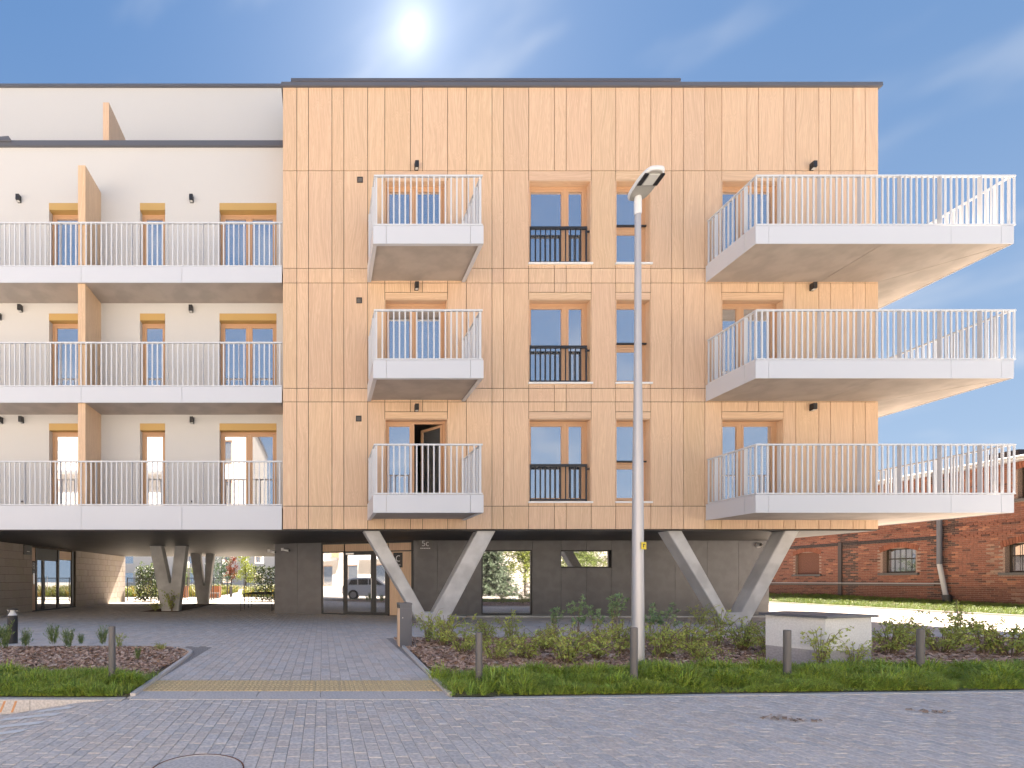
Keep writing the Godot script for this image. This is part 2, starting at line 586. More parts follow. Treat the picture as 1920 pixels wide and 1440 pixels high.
# a straight railing from a to b (level); flat posts, square balusters, top and bottom rail
func railing(bal: Node, a: Vector3, b: Vector3, h: float, pitch := 0.145, first_post := 0.5, ends := true) -> void:
	var along := (b - a).normalized()
	var l := (b - a).length()
	var is_x := absf(along.x) > 0.5
	var mid := (a + b) / 2
	var sz := func(al: float, up: float, ac: float) -> Vector3:
		return Vector3(al, up, ac) if is_x else Vector3(ac, up, al)
	mi(bal, "handrail", cube(sz.call(l, 0.04, 0.06)), M.rail, mid + Vector3.UP * (h - 0.02))
	mi(bal, "bottom_rail", cube(sz.call(l, 0.035, 0.05)), M.rail, mid + Vector3.UP * 0.03)
	var n := int(l / pitch)
	var off := (l - n * pitch) / 2
	for k in n + 1:
		var s := off + k * pitch
		var post: bool = fmod(s - first_post + 100.0 * 1.015 + pitch / 2, 1.015) < pitch
		if not ends and (k == 0 or k == n): continue
		if post:
			mi(bal, "post", cube(sz.call(0.014, h - 0.09, 0.10)), M.rail, a + along * s + Vector3.UP * (0.05 + (h - 0.09) / 2))
		else:
			mi(bal, "baluster", cube(sz.call(0.034, h - 0.088, 0.028)), M.rail, a + along * s + Vector3.UP * (0.048 + (h - 0.088) / 2))

func build_timber_block() -> void:
	rng.seed = 101
	var B := thing("timber_clad_apartment_block", "four-storey apartment block clad in pale timber panels standing on concrete V columns", "building", Vector3(fx(1089), 0, -D))
	var X0 := fx(530.0)
	var X1 := fx(1647.0)
	var xs := [530.0, 556.5, 578.4, 622.4, 644.7, 689.5, 721.6, 769.7, 792.5, 839.4, 874.5, 922.6, 944.5, 991.4, 1039.5, 1061.8, 1108.8, 1154.5, 1198.4, 1220.4, 1259.6, 1281.6, 1321.6, 1353.4, 1400.6, 1422.3, 1469.8, 1492.1, 1535.4, 1557.4, 1599.5, 1622.4, 1647.0]
	var opn := [[721.6, 839.4], [991.4, 1108.8], [1154.5, 1220.4], [1353.4, 1469.8]]
	var G := 0.008
	var panel := func(a: float, b: float, y0: float, y1: float, up := true):
		board(B, "cladding_panel", M.wood, fx(a) + G, fx(b) - G, fy(y1) + G, fy(y0) - G, -D, -D - 0.022, up)
	# rows: top, bottom, top of opening, bottom of opening (0 = none)
	var rows := [[163.0, 320.0, 0.0, 0.0], [320.0, 503.0, 338.0, 495.0], [503.0, 530.5, 0.0, 0.0], [530.5, 728.0, 561.0, 719.0], [728.0, 753.5, 0.0, 0.0], [753.5, 949.0, 785.0, 942.0], [949.0, 992.5, 0.0, 0.0]]
	var holes := []
	for r in rows:
		for k in xs.size() - 1:
			var inside := -1
			for o in 4:
				if xs[k] >= opn[o][0] - 1 and xs[k + 1] <= opn[o][1] + 1: inside = o
			if r[2] == 0.0 or inside < 0:
				panel.call(xs[k], xs[k + 1], r[0], r[1])
				continue
			# strips above and below an opening
			if r[2] - r[0] > 25:
				panel.call(xs[k], xs[k + 1], r[0], r[2] - 13)
			if inside == 1 or inside == 2:
				panel.call(xs[k], xs[k + 1], r[3], r[1])
		if r[2] > 0.0:
			for o in 4:
				panel.call(opn[o][0], opn[o][1], r[0] if r[2] - r[0] < 25 else r[2] - 13, r[2], false)
				var deep: bool = o == 0 or o == 3
				var yb: float = fy(r[3]) if not deep else fy(r[1] - 2.0)
				holes.append([fx(opn[o][0]), fx(opn[o][1]), yb, fy(r[2]), o, r])
	var cut := []
	for h in holes: cut.append([h[0], h[1], h[2], h[3]])
	wall_with_holes(B, "wall_core", M.core, Vector3(X0 + 0.02, fy(992), -D - 0.36), Vector3(X1 - 0.02, fy(165), -D - 0.05), cut)
	# shell behind: side walls, back, floors, roof
	bx(B, "side_wall", M.wood, X0 + 0.001, X0 + 0.25, 2.73, fy(166), -31.0, -D - 0.362)
	bx(B, "side_wall", M.wood, X1 - 0.25, X1 - 0.001, 2.73, fy(166), -31.0, -D - 0.362)
	bx(B, "back_wall", M.plaster, X0 + 0.252, X1 - 0.252, 2.96, 14.9, -30.98, -30.7)
	for y in [2.72, 6.2, 9.6, 13.0]:
		bx(B, "floor_slab", M.room, X0 + 0.252, X1 - 0.252, y, y + 0.22, -30.69, -D - 0.363)
	for x in [fx(905.0), fx(1290.0)]:
		for y in [2.95, 6.43, 9.83]:
			bx(B, "party_wall", M.room, x - 0.1, x + 0.1, y, y + 3.1, -30.6, -D - 0.37)
	for y in [2.95, 6.43, 9.83]:
		bx(B, "corridor_wall", M.room, X0 + 0.26, X1 - 0.26, y, y + 3.1, -21.2, -21.0)
	bx(B, "roof", M.coping, X0 + 0.252, X1 - 0.252, 14.91, 15.1, -31.0, -D - 0.363)
	bx(B, "coping", M.coping, fx(527.5), fx(1651.0), fy(164.5), fy(157.5), -D + 0.07, -D - 0.42)
	bx(B, "coping", M.coping, fx(527.5), fx(536), fy(164.5), fy(157.5), -31.1, -D - 0.421)
	bx(B, "coping", M.coping, fx(1642), fx(1651.0), fy(164.5), fy(157.5), -31.1, -D - 0.421)
	# set-back attic parapet
	var dp := 17.4
	var a0 := at(549, 0, dp).x
	var a1 := at(1271, 0, dp).x
	var pn := 26
	for k in pn:
		var u0 := lerpf(a0, a1, float(k) / pn)
		var u1 := lerpf(a0, a1, float(k + 1) / pn)
		board(B, "attic_panel", M.wood, u0 + 0.006, u1 - 0.006, 15.11, at(0, 155, dp).y, -dp, -dp - 0.03)
	bx(B, "attic_wall", M.core, a0 + 0.01, a1 - 0.01, 15.11, at(0, 155, dp).y - 0.02, -dp - 0.04, -24.0)
	bx(B, "attic_coping", M.coping, a0 - 0.06, a1 + 0.06, at(0, 155, dp).y + 0.002, at(0, 149.5, dp).y, -dp + 0.06, -24.1)

	# openings
	for h in holes:
		var o: int = h[4]
		var x0: float = h[0]
		var x1: float = h[1]
		var y0: float = h[2]
		var y1: float = h[3]
		var deep: bool = o == 0 or o == 3
		var zf := D + 0.23
		var nm: String = ["balcony_door", "french_window", "window", "balcony_door"][o]
		var spl := [[lerpf(x0, x1, 0.475)], [lerpf(x0, x1, 0.64)], [], [lerpf(x0, x1, 0.40)]]
		var floor1: bool = h[5][0] > 700.0
		var tr := -1.0
		if o == 2: tr = lerpf(y0, y1, 0.46)
		var wnd := window_unit(B, nm, x0 + 0.022, x1 - 0.022, y0 + (0.03 if not deep else 0.01), y1 - 0.022, zf, spl[o], tr, 1 if (o == 0 and floor1) else -1)
		board(wnd, "reveal_board", M.wood, x0 + 0.001, x0 + 0.021, y0, y1 - 0.021, -D - 0.001, -zf - 0.08)
		board(wnd, "reveal_board", M.wood, x1 - 0.021, x1 - 0.001, y0, y1 - 0.021, -D - 0.001, -zf - 0.08)
		board(wnd, "reveal_board", M.wood, x0 + 0.001, x1 - 0.001, y1 - 0.02, y1 - 0.001, -D - 0.001, -zf - 0.08, false)
		if not deep:
			bx(wnd, "sill", M.sill, x0 - 0.02, x1 + 0.03, y0 - 0.02, y0 + 0.028, -zf + 0.001, -D + 0.05)
		if o == 1:
			var rl := grp(B, "window_railing", Vector3((x0 + x1) / 2, y0 + 0.07, -D - 0.06))
			var yt: float = y0 + 1.10
			bx(rl, "handrail", M.dark, x0 + 0.03, x1 - 0.10, yt - 0.07, yt, -D - 0.10, -D - 0.04)
			bx(rl, "bottom_rail", M.dark, x0 + 0.03, x1 - 0.10, y0 + 0.06, y0 + 0.11, -D - 0.085, -D - 0.055)
			for s in [x0 + 0.045, x1 - 0.13]:
				bx(rl, "post", M.dark, s, s + 0.035, y0 + 0.045, yt - 0.072, -D - 0.09, -D - 0.05)
			for s in [x0 + 0.012, x1 - 0.095]:
				bx(rl, "bracket", M.dark, s, s + 0.07 - (0.02 if s < x0 + 0.1 else -0.02), yt - 0.16, yt - 0.11, -D - 0.085, -D - 0.055)
			var nb := 10
			for k in nb:
				var bxx := lerpf(x0 + 0.08, x1 - 0.13, (k + 1.0) / (nb + 1.0))
				bx(rl, "baluster", M.dark, bxx - 0.013, bxx + 0.013, y0 + 0.112, yt - 0.072, -D - 0.08, -D - 0.06)
		if o == 2:
			for s in [0.0]:
				bx(wnd, "guard_bar", M.dark, x0 + 0.025, x1 - 0.025, lerpf(y0, y1, 0.495), lerpf(y0, y1, 0.495) + 0.045, -zf + 0.03, -zf + 0.075)

	# balconies
	var fb := [2.97, 6.35, 9.735]
	var fh := 0.455
	var zb := 13.14
	for f in 3:
		var y: float = fb[f]
		# small balcony
		var sx0 := 1.27
		var sx1 := 4.045
		var b := grp(B, "small_balcony", Vector3((sx0 + sx1) / 2, y, -D))
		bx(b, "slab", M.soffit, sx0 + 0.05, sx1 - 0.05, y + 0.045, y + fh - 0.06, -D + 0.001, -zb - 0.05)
		bx(b, "floor_deck", M.paving, sx0 + 0.03, sx1 - 0.03, y + fh - 0.058, y + fh - 0.03, -D + 0.002, -zb - 0.03)
		var cuts := [sx0, sx0 + 0.33, sx1 - 0.33, sx1]
		for k in 3:
			bx(b, "fascia_panel", M.white, cuts[k] + (0.004 if k else 0.0), cuts[k + 1] - (0.004 if k < 2 else 0.0), y, y + fh, -zb - 0.02, -zb)
		bx(b, "fascia_panel", M.white, sx0, sx0 + 0.02, y, y + fh, -D + 0.002, -zb - 0.021)
		bx(b, "fascia_panel", M.white, sx1 - 0.02, sx1, y, y + fh, -D + 0.002, -zb - 0.021)
		bx(b, "fascia_lip", M.white, sx0 + 0.021, sx1 - 0.021, y + 0.001, y + 0.02, -zb - 0.10, -zb - 0.021)
		bx(b, "fascia_lip", M.white, sx0 + 0.021, sx0 + 0.10, y + 0.001, y + 0.02, -D + 0.003, -zb - 0.101)
		bx(b, "fascia_lip", M.white, sx1 - 0.10, sx1 - 0.021, y + 0.001, y + 0.02, -D + 0.003, -zb - 0.101)
		railing(b, Vector3(sx0 + 0.02, y + fh, -zb - 0.03), Vector3(sx1 - 0.02, y + fh, -zb - 0.03), 1.28, 0.1445, 0.41)
		railing(b, Vector3(sx0 + 0.05, y + fh, -D + 0.03), Vector3(sx0 + 0.05, y + fh, -zb - 0.065), 1.28, 0.145, 0.3)
		railing(b, Vector3(sx1 - 0.05, y + fh, -D + 0.03), Vector3(sx1 - 0.05, y + fh, -zb - 0.065), 1.28, 0.145, 0.3)
		# corner balcony, wrapping round the far end of the block
		var cx0 := 10.885
		var cx1 := 17.38
		var zk := 20.2
		var c := grp(B, "corner_balcony", Vector3((cx0 + cx1) / 2, y, -D))
		bx(c, "slab", M.core, cx0 + 0.04, cx1 - 0.04, y + 0.075, y + fh - 0.06, -D + 0.001, -zb - 0.04)
		bx(c, "slab", M.core, X1 + 0.003, cx1 - 0.04, y + 0.075, y + fh - 0.06, -zk + 0.04, -D - 0.001)
		bx(c, "floor_deck", M.paving, cx0 + 0.03, cx1 - 0.03, y + fh - 0.058, y + fh - 0.03, -D + 0.002, -zb - 0.03)
		bx(c, "floor_deck", M.paving, X1 + 0.004, cx1 - 0.03, y + fh - 0.058, y + fh - 0.03, -zk + 0.03, -D)
		# soffit boards with open joints
		var sy := y + 0.012
		var poly := [[Vector2(cx0 + 0.03, -D + 0.002), Vector2(fx(1537) - 0.008, -D + 0.002), Vector2(fx(1537) - 0.008, -zb - 0.03), Vector2(cx0 + 0.03, -zb - 0.03)],
			[Vector2(fx(1537) + 0.008, -D + 0.002), Vector2(X1 - 0.008, -D + 0.002), Vector2(cx1 - 0.045, -zb - 0.03), Vector2(fx(1537) + 0.008, -zb - 0.03)],
			[Vector2(X1 + 0.012, -D + 0.002), Vector2(X1 + 0.012, -zk + 0.03), Vector2(cx1 - 0.03, -zk + 0.03), Vector2(cx1 - 0.03, -zb - 0.045)]]
		for p in poly:
			var e := MB.new()
			var pp := PackedVector2Array()
			for q in p: pp.append(Vector2(q.x, q.y))
			var base := Vector3(p[0].x, sy, p[0].y)
			for k in pp.size(): pp[k] = Vector2(pp[k].x - base.x, -(pp[k].y - base.z))
			e.extrude(pp, 0.0, 0.05)
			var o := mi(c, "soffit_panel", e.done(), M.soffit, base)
			o.rotation.x = -PI / 2
		cuts = [cx0, cx0 + 0.33, fx(1659) - 0.17, cx1 - 0.32, cx1]
		for k in 4:
			bx(c, "fascia_panel", M.white, cuts[k] + (0.004 if k else 0.0), cuts[k + 1] - (0.004 if k < 3 else 0.0), y, y + fh, -zb - 0.02, -zb)
		bx(c, "fascia_panel", M.white, cx0, cx0 + 0.02, y, y + fh, -D + 0.002, -zb - 0.35)
		bx(c, "fascia_panel", M.white, cx0, cx0 + 0.02, y, y + fh, -zb - 0.342, -zb - 0.021)
		bx(c, "fascia_panel", M.white, cx1 - 0.02, cx1, y, y + fh, -zk, -zb - 0.021)
		bx(c, "fascia_panel", M.white, X1 + 0.01, cx1 - 0.021, y, y + fh, -zk, -zk + 0.02)
		railing(c, Vector3(cx0 + 0.02, y + fh, -zb - 0.03), Vector3(cx1 + 0.06, y + fh, -zb - 0.03), 1.28, 0.1445, 0.62)
		railing(c, Vector3(cx0 + 0.05, y + fh, -D + 0.03), Vector3(cx0 + 0.05, y + fh, -zb - 0.065), 1.28, 0.145, 0.35)
		railing(c, Vector3(cx1 - 0.03, y + fh, -zk + 0.03), Vector3(cx1 - 0.03, y + fh, -zb - 0.065), 1.28, 0.145, 0.35)

	# concrete V columns under the front
	var vs := [[681.0, 711.0, 797.0, 812.5, 896.0, 930.0, 835.0, 789.0], [1251.0, 1278.0, 1364.0, 1391.0, 1473.0, 1500.0, 1402.0, 1361.0]]
	for q in vs:
		v_column(B, q, 990.0, 1148.0, 1177.0, 14.95, 0.46)

func v_column(parent: Node, q: Array, yt: float, ya: float, yb: float, d: float, deep: float) -> void:
	var base := at((q[6] + q[7]) / 2, yb, d)
	base.y = 0.0
	var poly := PackedVector2Array()
	var ys := [yt, yt, ya, ya, yt, yt, yb, yb]
	for k in 8:
		var p := at(q[k], ys[k], d)
		if k >= 6: p.y = -0.05
		if ys[k] == yt: p.y = minf(p.y, 2.705)
		poly.append(Vector2(p.x - base.x, p.y))
	var e := MB.new()
	e.extrude(poly, -deep, 0.0, 0.02)
	mi(parent, "v_column", e.done(), M.concrete, base)

func build_white_block() -> void:
	rng.seed = 102
	var B := thing("white_plastered_apartment_block", "white plastered apartment block with long loggias above an open passage", "building", Vector3(-8.0, 0, -D))
	var XL := -17.0
	var XR := fx(529.0)
	var dw := 16.0
	var Y := func(p: float, d := 16.0) -> float: return EYE + (PY - p) * d / F
	var tops := [[794.0, 807.0], [588.0, 601.0], [381.0, 394.0]]
	var slab := [[2.71, 3.39], [6.32, 6.77], [9.73, 10.18]]
	var ws := [[92.0, 152.0], [262.5, 309.5], [411.5, 518.5]]
	var wall_x := func(p: float) -> float: return (p - PX) * dw / F
	var cut := []
	for f in 3:
		for w in ws:
			cut.append([wall_x.call(w[0]), wall_x.call(w[1]), slab[f][1] - 0.06, Y.call(tops[f][0])])
	wall_with_holes(B, "wall", M.plaster, Vector3(XL, 2.72, -dw - 0.32), Vector3(XR - 0.005, Y.call(277), -dw), cut)
	bx(B, "coping", M.coping, XL, XR - 0.004, Y.call(277.0), Y.call(267.5), -dw - 0.4, -dw + 0.09)
	bx(B, "back_wall", M.plaster, XL + 0.3, XR - 0.01, 2.96, 14.3, -31.0, -30.7)
	bx(B, "side_wall", M.plaster, XL, XL + 0.29, 2.72, 14.4, -31.0, -dw - 0.321)
	for y in [2.72, 6.2, 9.6, 13.2]:
		bx(B, "floor_slab", M.room, XL + 0.3, XR - 0.012, y, y + 0.22, -30.69, -dw - 0.322)
	for y in [2.95, 6.43, 9.83]:
		bx(B, "corridor_wall", M.room, XL + 0.31, XR - 0.02, y, y + 3.1, -21.7, -21.5)
	bx(B, "terrace", M.paving, XL + 0.3, XR - 0.012, 14.0, 14.2, -31.0, -dw - 0.41)
	# penthouse
	var dp := 18.6
	bx(B, "penthouse_wall", M.plaster, XL, at(560, 0, dp).x, 14.21, Y.call(165.0, dp), -28.0, -dp)
	bx(B, "penthouse_coping", M.coping, XL - 0.1, at(562, 0, dp).x, Y.call(165.0, dp) + 0.002, Y.call(160.5, dp), -28.1, -dp + 0.08)
	board(B, "terrace_screen", M.wood, at(193, 0, 16.45).x, at(204.3, 0, 16.45).x, 14.21, Y.call(192.0, 16.45), -16.45, -dp + 0.002)
	for f in 3:
		var y0: float = slab[f][0]
		var y1: float = slab[f][1]
		var g := grp(B, "loggia_balcony", Vector3((XL + XR) / 2, y0, -D))
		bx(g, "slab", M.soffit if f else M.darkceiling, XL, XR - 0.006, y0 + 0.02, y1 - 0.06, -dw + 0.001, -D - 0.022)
		bx(g, "floor_deck", M.paving, XL, XR - 0.006, y1 - 0.058, y1 - 0.03, -dw + 0.002, -D - 0.024)
		var joints := [XL, fx(-37.0) - 0.0, fx(152.0), fx(341.0), XR - 0.006]
		for k in 4:
			bx(g, "fascia_panel", M.white, joints[k] + 0.004, joints[k + 1] - 0.004, y0, y1, -D - 0.02, -D)
		railing(g, Vector3(fx(-160.0), y1, -D - 0.035), Vector3(XR - 0.004, y1, -D - 0.035), 1.28, 0.145, 0.12)
		# timber screen between flats
		var top: float = fy(305.0) if f == 2 else slab[f + 1][0] + 0.02
		board(g, "loggia_screen", M.wood, fx(143.3), fx(157.3), y1 - 0.028, top - 0.002, -dw + 0.001, -D - 0.09)
		for w in ws:
			var x0: float = wall_x.call(w[0])
			var x1: float = wall_x.call(w[1])
			var yt: float = Y.call(tops[f][1])
			var spl := []
			if w[0] > 400: spl = [lerpf(x0, x1, 0.505)]
			var u := window_unit(B, "balcony_door", x0 + 0.004, x1 - 0.004, y1 - 0.058, yt - 0.004, dw + 0.2, spl)
			bx(u, "shutter_box", M.tan, x0 + 0.002, x1 - 0.002, yt, Y.call(tops[f][0]) - 0.002, -dw - 0.3, -dw + 0.012)

# ---------------------------------------------------------------- ground floor: recessed dark wall, entrances, passage
func build_ground_floor() -> void:
	rng.seed = 103
	var G := thing("recessed_ground_floor", "recessed anthracite panelled ground floor wall behind the concrete V columns", "building", Vector3(7.0, 0, -18.4))
	var dw := 18.4
	var top := 2.70
	var X := func(p: float) -> float: return (p - PX) * dw / F
	var Y := func(p: float) -> float: return EYE + (PY - p) * dw / F
	# ceiling over the forecourt and the passage
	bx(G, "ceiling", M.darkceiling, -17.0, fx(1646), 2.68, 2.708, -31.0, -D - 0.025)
	var xr: float = X.call(1442.0)
	var p0 := Vector3((515.0 - PX) * 20.3 / F, 0, -20.3)
	var p1 := Vector3((775.0 - PX) * dw / F, 0, -dw)
	# panels of the straight wall
	var cols := [775.0, 820.0, 876.0, 903.0, 998.0, 1052.0, 1099.5, 1147.0, 1184.0, 1208.0, 1266.0, 1326.0, 1385.0, 1442.0]
	for k in cols.size() - 1:
		var a: float = X.call(cols[k]) + 0.005
		var b: float = X.call(cols[k + 1]) - 0.005
		if cols[k] == 903.0:
			bx(G, "wall_panel", M.darkpanel, a, b, Y.call(1031.0), top - 0.03, -dw - 0.03, -dw)
			bx(G, "wall_panel", M.darkpanel, a, b, 0.0, Y.call(1159.0) if Y.call(1159.0) > 0.02 else 0.05, -dw - 0.03, -dw)
		elif cols[k] == 1052.0 or cols[k] == 1099.5:
			bx(G, "wall_panel", M.darkpanel, a, b, Y.call(1031.0), top - 0.03, -dw - 0.03, -dw)
			bx(G, "wall_panel", M.darkpanel, a, b, 0.0, Y.call(1065.0), -dw - 0.03, -dw)
		else:
			bx(G, "wall_panel", M.darkpanel, a, b, 0.0, top - 0.03, -dw - 0.03, -dw)
	var wx0: float = X.call(903.0)
	var wx1: float = X.call(998.0)
	var sx0: float = X.call(1052.0)
	var sx1: float = X.call(1147.0)
	wall_with_holes(G, "wall_core", M.dark, Vector3(p1.x + 0.01, 0, -dw - 0.3), Vector3(xr - 0.01, top - 0.025, -dw - 0.04), [[wx0, wx1, 0.06, Y.call(1031.0)], [sx0, sx1, Y.call(1065.0), Y.call(1031.0)]])
	var w1 := grp(G, "shop_window", Vector3((wx0 + wx1) / 2, 0.06, -dw))
	mi(w1, "frame", ring(-(wx1 - wx0) / 2, (wx1 - wx0) / 2, 0, Y.call(1031.0) - 0.06, 0.045, -0.14, -0.02), M.dark, org[w1])
	bx(w1, "pane", M.glass, wx0 + 0.045, wx1 - 0.045, 0.105, Y.call(1031.0) - 0.045, -dw - 0.08, -dw - 0.065)
	var w2 := grp(G, "slit_window", Vector3((sx0 + sx1) / 2, Y.call(1065.0), -dw))
	mi(w2, "frame", ring(-(sx1 - sx0) / 2, (sx1 - sx0) / 2, 0, Y.call(1031.0) - Y.call(1065.0), 0.05, -0.2, -0.1), M.dark, org[w2])
	bx(w2, "pane", M.glass, sx0 + 0.05, sx1 - 0.05, Y.call(1065.0) + 0.05, Y.call(1031.0) - 0.05, -dw - 0.16, -dw - 0.145)
	bx(w2, "sill", M.dark, sx0, sx1, Y.call(1065.0) - 0.002, Y.call(1065.0) + 0.03, -dw - 0.1, -dw + 0.03)
	bx(G, "side_wall", M.darkpanel, xr - 0.28, xr, 0, top - 0.025, -31.0, -dw - 0.301)
	bx(G, "side_wall", M.darkpanel, p0.x, p0.x + 0.25, 0, top - 0.025, -31.0, p0.z - 0.16)
	bx(G, "back_wall", M.darkpanel, p0.x + 0.26, xr - 0.29, 0, top - 0.025, -31.0, -30.75)
	bx(G, "lobby_floor", M.paving, p0.x + 0.26, xr - 0.29, 0.002, 0.03, -30.7, -20.6)
	bx(G, "plinth", M.concrete, X.call(835.0), xr, 0.0, 0.045, -dw + 0.002, -dw + 0.5)

	# entrance screen, set at an angle
	var dirv := p1 - p0
	var L := dirv.length()
	var yaw := atan2(-dirv.z, dirv.x)
	var Eo := thing("glazed_entrance", "dark framed glazed entrance door with timber panels behind the first V column", "entrance", p0)
	Eo.rotation.y = yaw
	var u := func(px: float) -> float:
		var k := (px - PX) / F
		return (k * -p0.z - p0.x) / (dirv.x - k * -dirv.z) * L
	var dep := func(uu: float) -> float: return -(p0.z + dirv.z * uu / L)
	var yy := func(px: float, py: float) -> float: return EYE + (PY - py) * dep.call(u.call(px)) / F
	var part := func(called: String, m: Material, u0: float, u1: float, y0: float, y1: float, z0: float, z1: float) -> MeshInstance3D:
		var o := mi(Eo, called, cube(Vector3(u1 - u0, y1 - y0, z1 - z0)), m, org[Eo] + Vector3((u0 + u1) / 2, (y0 + y1) / 2, (z0 + z1) / 2))
		return o
	var wpart := func(called: String, u0: float, u1: float, y0: float, y1: float, z0: float, z1: float) -> void:
		board(Eo, called, M.wood, org[Eo].x + u0, org[Eo].x + u1, y0, y1, org[Eo].z + z0, org[Eo].z + z1)
	part.call("wall_panel", M.darkpanel, 0.0, u.call(557.5) - 0.005, 0.0, top - 0.02, -0.15, 0.0)
	part.call("wall_panel", M.darkpanel, u.call(557.5) + 0.005, u.call(602.0), 0.0, top - 0.02, -0.15, 0.0)
	var tb: float = yy.call(690, 1033.0)      # underside of the timber transom
	var tt: float = yy.call(690, 1019.0)
	part.call("head_frame", M.dark, u.call(602.0), L, tt, top - 0.02, -0.12, -0.01)
	part.call("head_frame", M.dark, u.call(602.0), L, tb - 0.04, tb, -0.12, -0.005)
	for px in [602.0, 643.5, 727.0, 771.0]:
		part.call("frame_post", M.dark, u.call(px), u.call(px) + 0.06, 0.0, tt if px != 643.5 and px != 727.0 else tb - 0.042, -0.12, -0.004)
	wpart.call("transom_panel", u.call(602.0) + 0.06, u.call(644.0), tb + 0.002, tt - 0.002, -0.06, -0.03)
	wpart.call("transom_panel", u.call(646.5), u.call(727.5), tb + 0.002, tt - 0.002, -0.06, -0.03)
	wpart.call("transom_panel", u.call(729.0), u.call(771.0), tb + 0.002, tt - 0.002, -0.06, -0.03)
	wpart.call("timber_panel", u.call(727.0) + 0.062, u.call(771.0) - 0.002, 0.02, tb - 0.042, -0.06, -0.03)
	part.call("pane", M.doorglass, u.call(602.0) + 0.062, u.call(643.5) - 0.002, 0.05, tb - 0.042, -0.06, -0.045)
	part.call("bottom_frame", M.dark, u.call(602.0) + 0.06, u.call(643.5), 0.0, 0.048, -0.12, -0.006)
	# door leaves
	var dt: float = tb - 0.044
	var da: float = u.call(643.5) + 0.062
	var dm: float = u.call(700.0)
	var db: float = u.call(727.0) - 0.002
	for l in [[da, dm, "door_leaf"], [dm + 0.004, db, "side_leaf"]]:
		var w: float = l[1] - l[0]
		var leaf := mi(Eo, l[2], ring(-w / 2, w / 2, 0.015, dt, 0.10, -0.07, -0.01), M.dark, org[Eo] + Vector3((l[0] + l[1]) / 2, 0, 0))
		var pn := MeshInstance3D.new()
		pn.mesh = cube(Vector3(w - 0.2, dt - 0.215, 0.02))
		pn.material_override = M.doorglass
		pn.name = "pane"
		pn.position = Vector3(0, (dt + 0.015) / 2, -0.04)
		leaf.add_child(pn)
		if l[2] == "door_leaf":
			var hb := MeshInstance3D.new()
			var e := MB.new()
			e.tube([Vector3(0, 0, 0), Vector3(0, 0.72, 0)], [0.014, 0.014], 10)
			e.tube([Vector3(0, 0.1, 0), Vector3(0, 0.1, -0.07)], [0.009, 0.009], 8)
			e.tube([Vector3(0, 0.62, 0), Vector3(0, 0.62, -0.07)], [0.009, 0.009], 8)
			hb.mesh = e.done()
			hb.material_override = M.steel
			hb.name = "pull_handle"
			hb.position = Vector3(w / 2 - 0.06, 0.62, 0.06)
			leaf.add_child(hb)
			var cl := MeshInstance3D.new()
			cl.mesh = cube(Vector3(0.3, 0.06, 0.05))
			cl.material_override = M.steel
			cl.name = "door_closer"
			cl.position = Vector3(-w / 2 + 0.2, dt - 0.05, 0.018)
			leaf.add_child(cl)

	# C sign on the timber panel, turned with the screen
	var sc := thing("entrance_sign", "dark plate with white letter C beside the glazed entrance", "sign", p0 + Basis(Vector3.UP, yaw) * Vector3((u.call(737.5) + u.call(754.5)) / 2, (yy.call(746, 1036.0) + yy.call(746, 1064.0)) / 2, -0.018), "staircase letter plates")
	sc.rotation.y = yaw
	var sw: float = u.call(754.5) - u.call(737.5)
	var sh: float = yy.call(746, 1036.0) - yy.call(746, 1064.0)
	mi(sc, "plate", cube(Vector3(sw, sh, 0.016)), M.dark, org[sc])
	text(sc, "letter", "C", 0.30, M.signwhite, org[sc] + Vector3(0, 0.05, 0.010))
	mi(sc, "small_print", cube(Vector3(sw * 0.42, 0.02, 0.004)), M.signwhite, org[sc] + Vector3(0.02, -sh * 0.33, 0.010))

	# passage: block wall with entrance B
	var P := thing("passage_block_wall", "beige concrete block wall of the open passage with the dark glazed entrance B", "wall", Vector3(-11.7, 0, -24.0))
	var wx := -11.7
	var dz0 := 21.06
	var dz1 := 24.8
	wall_with_holes(P, "wall_core", M.blockcore, Vector3(wx - 0.5, 0, -31.0), Vector3(wx - 0.03, 2.675, -15.5), [[-dz1, -dz0, -0.1, 2.62]])
	var bl := 0.47
	var bh := 0.297
	var bmesh := {}
	for r in 9:
		var z := -31.0 + (0.0 if r % 2 == 0 else -0.23)
		while z < -15.6:
			var z0 := maxf(z, -30.99)
			var z1 := minf(z + bl, -15.5)
			z += bl
			for seg in [[z0, minf(z1, -dz1)], [maxf(z0, -dz0), z1]]:
				if seg[1] - seg[0] < 0.06: continue
				var key := "%.2f" % (seg[1] - seg[0])
				if not bmesh.has(key):
					bmesh[key] = []
					for v in 5:
						var e := MB.new()
						var t := rng.randf_range(0.8, 1.1)
						e.col = Color(t, t * rng.randf_range(0.96, 1.0), t * rng.randf_range(0.92, 1.0))
						e.box(Vector3(-0.031, 0.005, -(seg[1] - seg[0]) / 2 + 0.005), Vector3(0.0, bh - 0.005, (seg[1] - seg[0]) / 2 - 0.005))
						bmesh[key].append(e.done())
				mi(P, "block", bmesh[key][rng.randi() % 5], M.block, Vector3(wx + rng.randf_range(-0.004, 0.004), r * bh, (seg[0] + seg[1]) / 2))
	var dB := grp(P, "entrance", Vector3(wx, 0, -(dz0 + dz1) / 2))
	var zz := func(px: float) -> float: return -F * -wx / (PX - px)
	board(dB, "timber_panel", M.wood, wx - 0.06, wx - 0.03, 0.02, 2.6, zz.call(60.5), zz.call(68.5))
	for px in [69.0, 110.5, 137.0]:
		bx(dB, "frame_post", M.dark, wx - 0.12, wx - 0.01, 0.0, 2.6, zz.call(px) - 0.06, zz.call(px) + 0.06)
	bx(dB, "louvre_panel", M.mesh_dark, wx - 0.1, wx - 0.04, 2.12, 2.6, zz.call(110.0), zz.call(69.5))
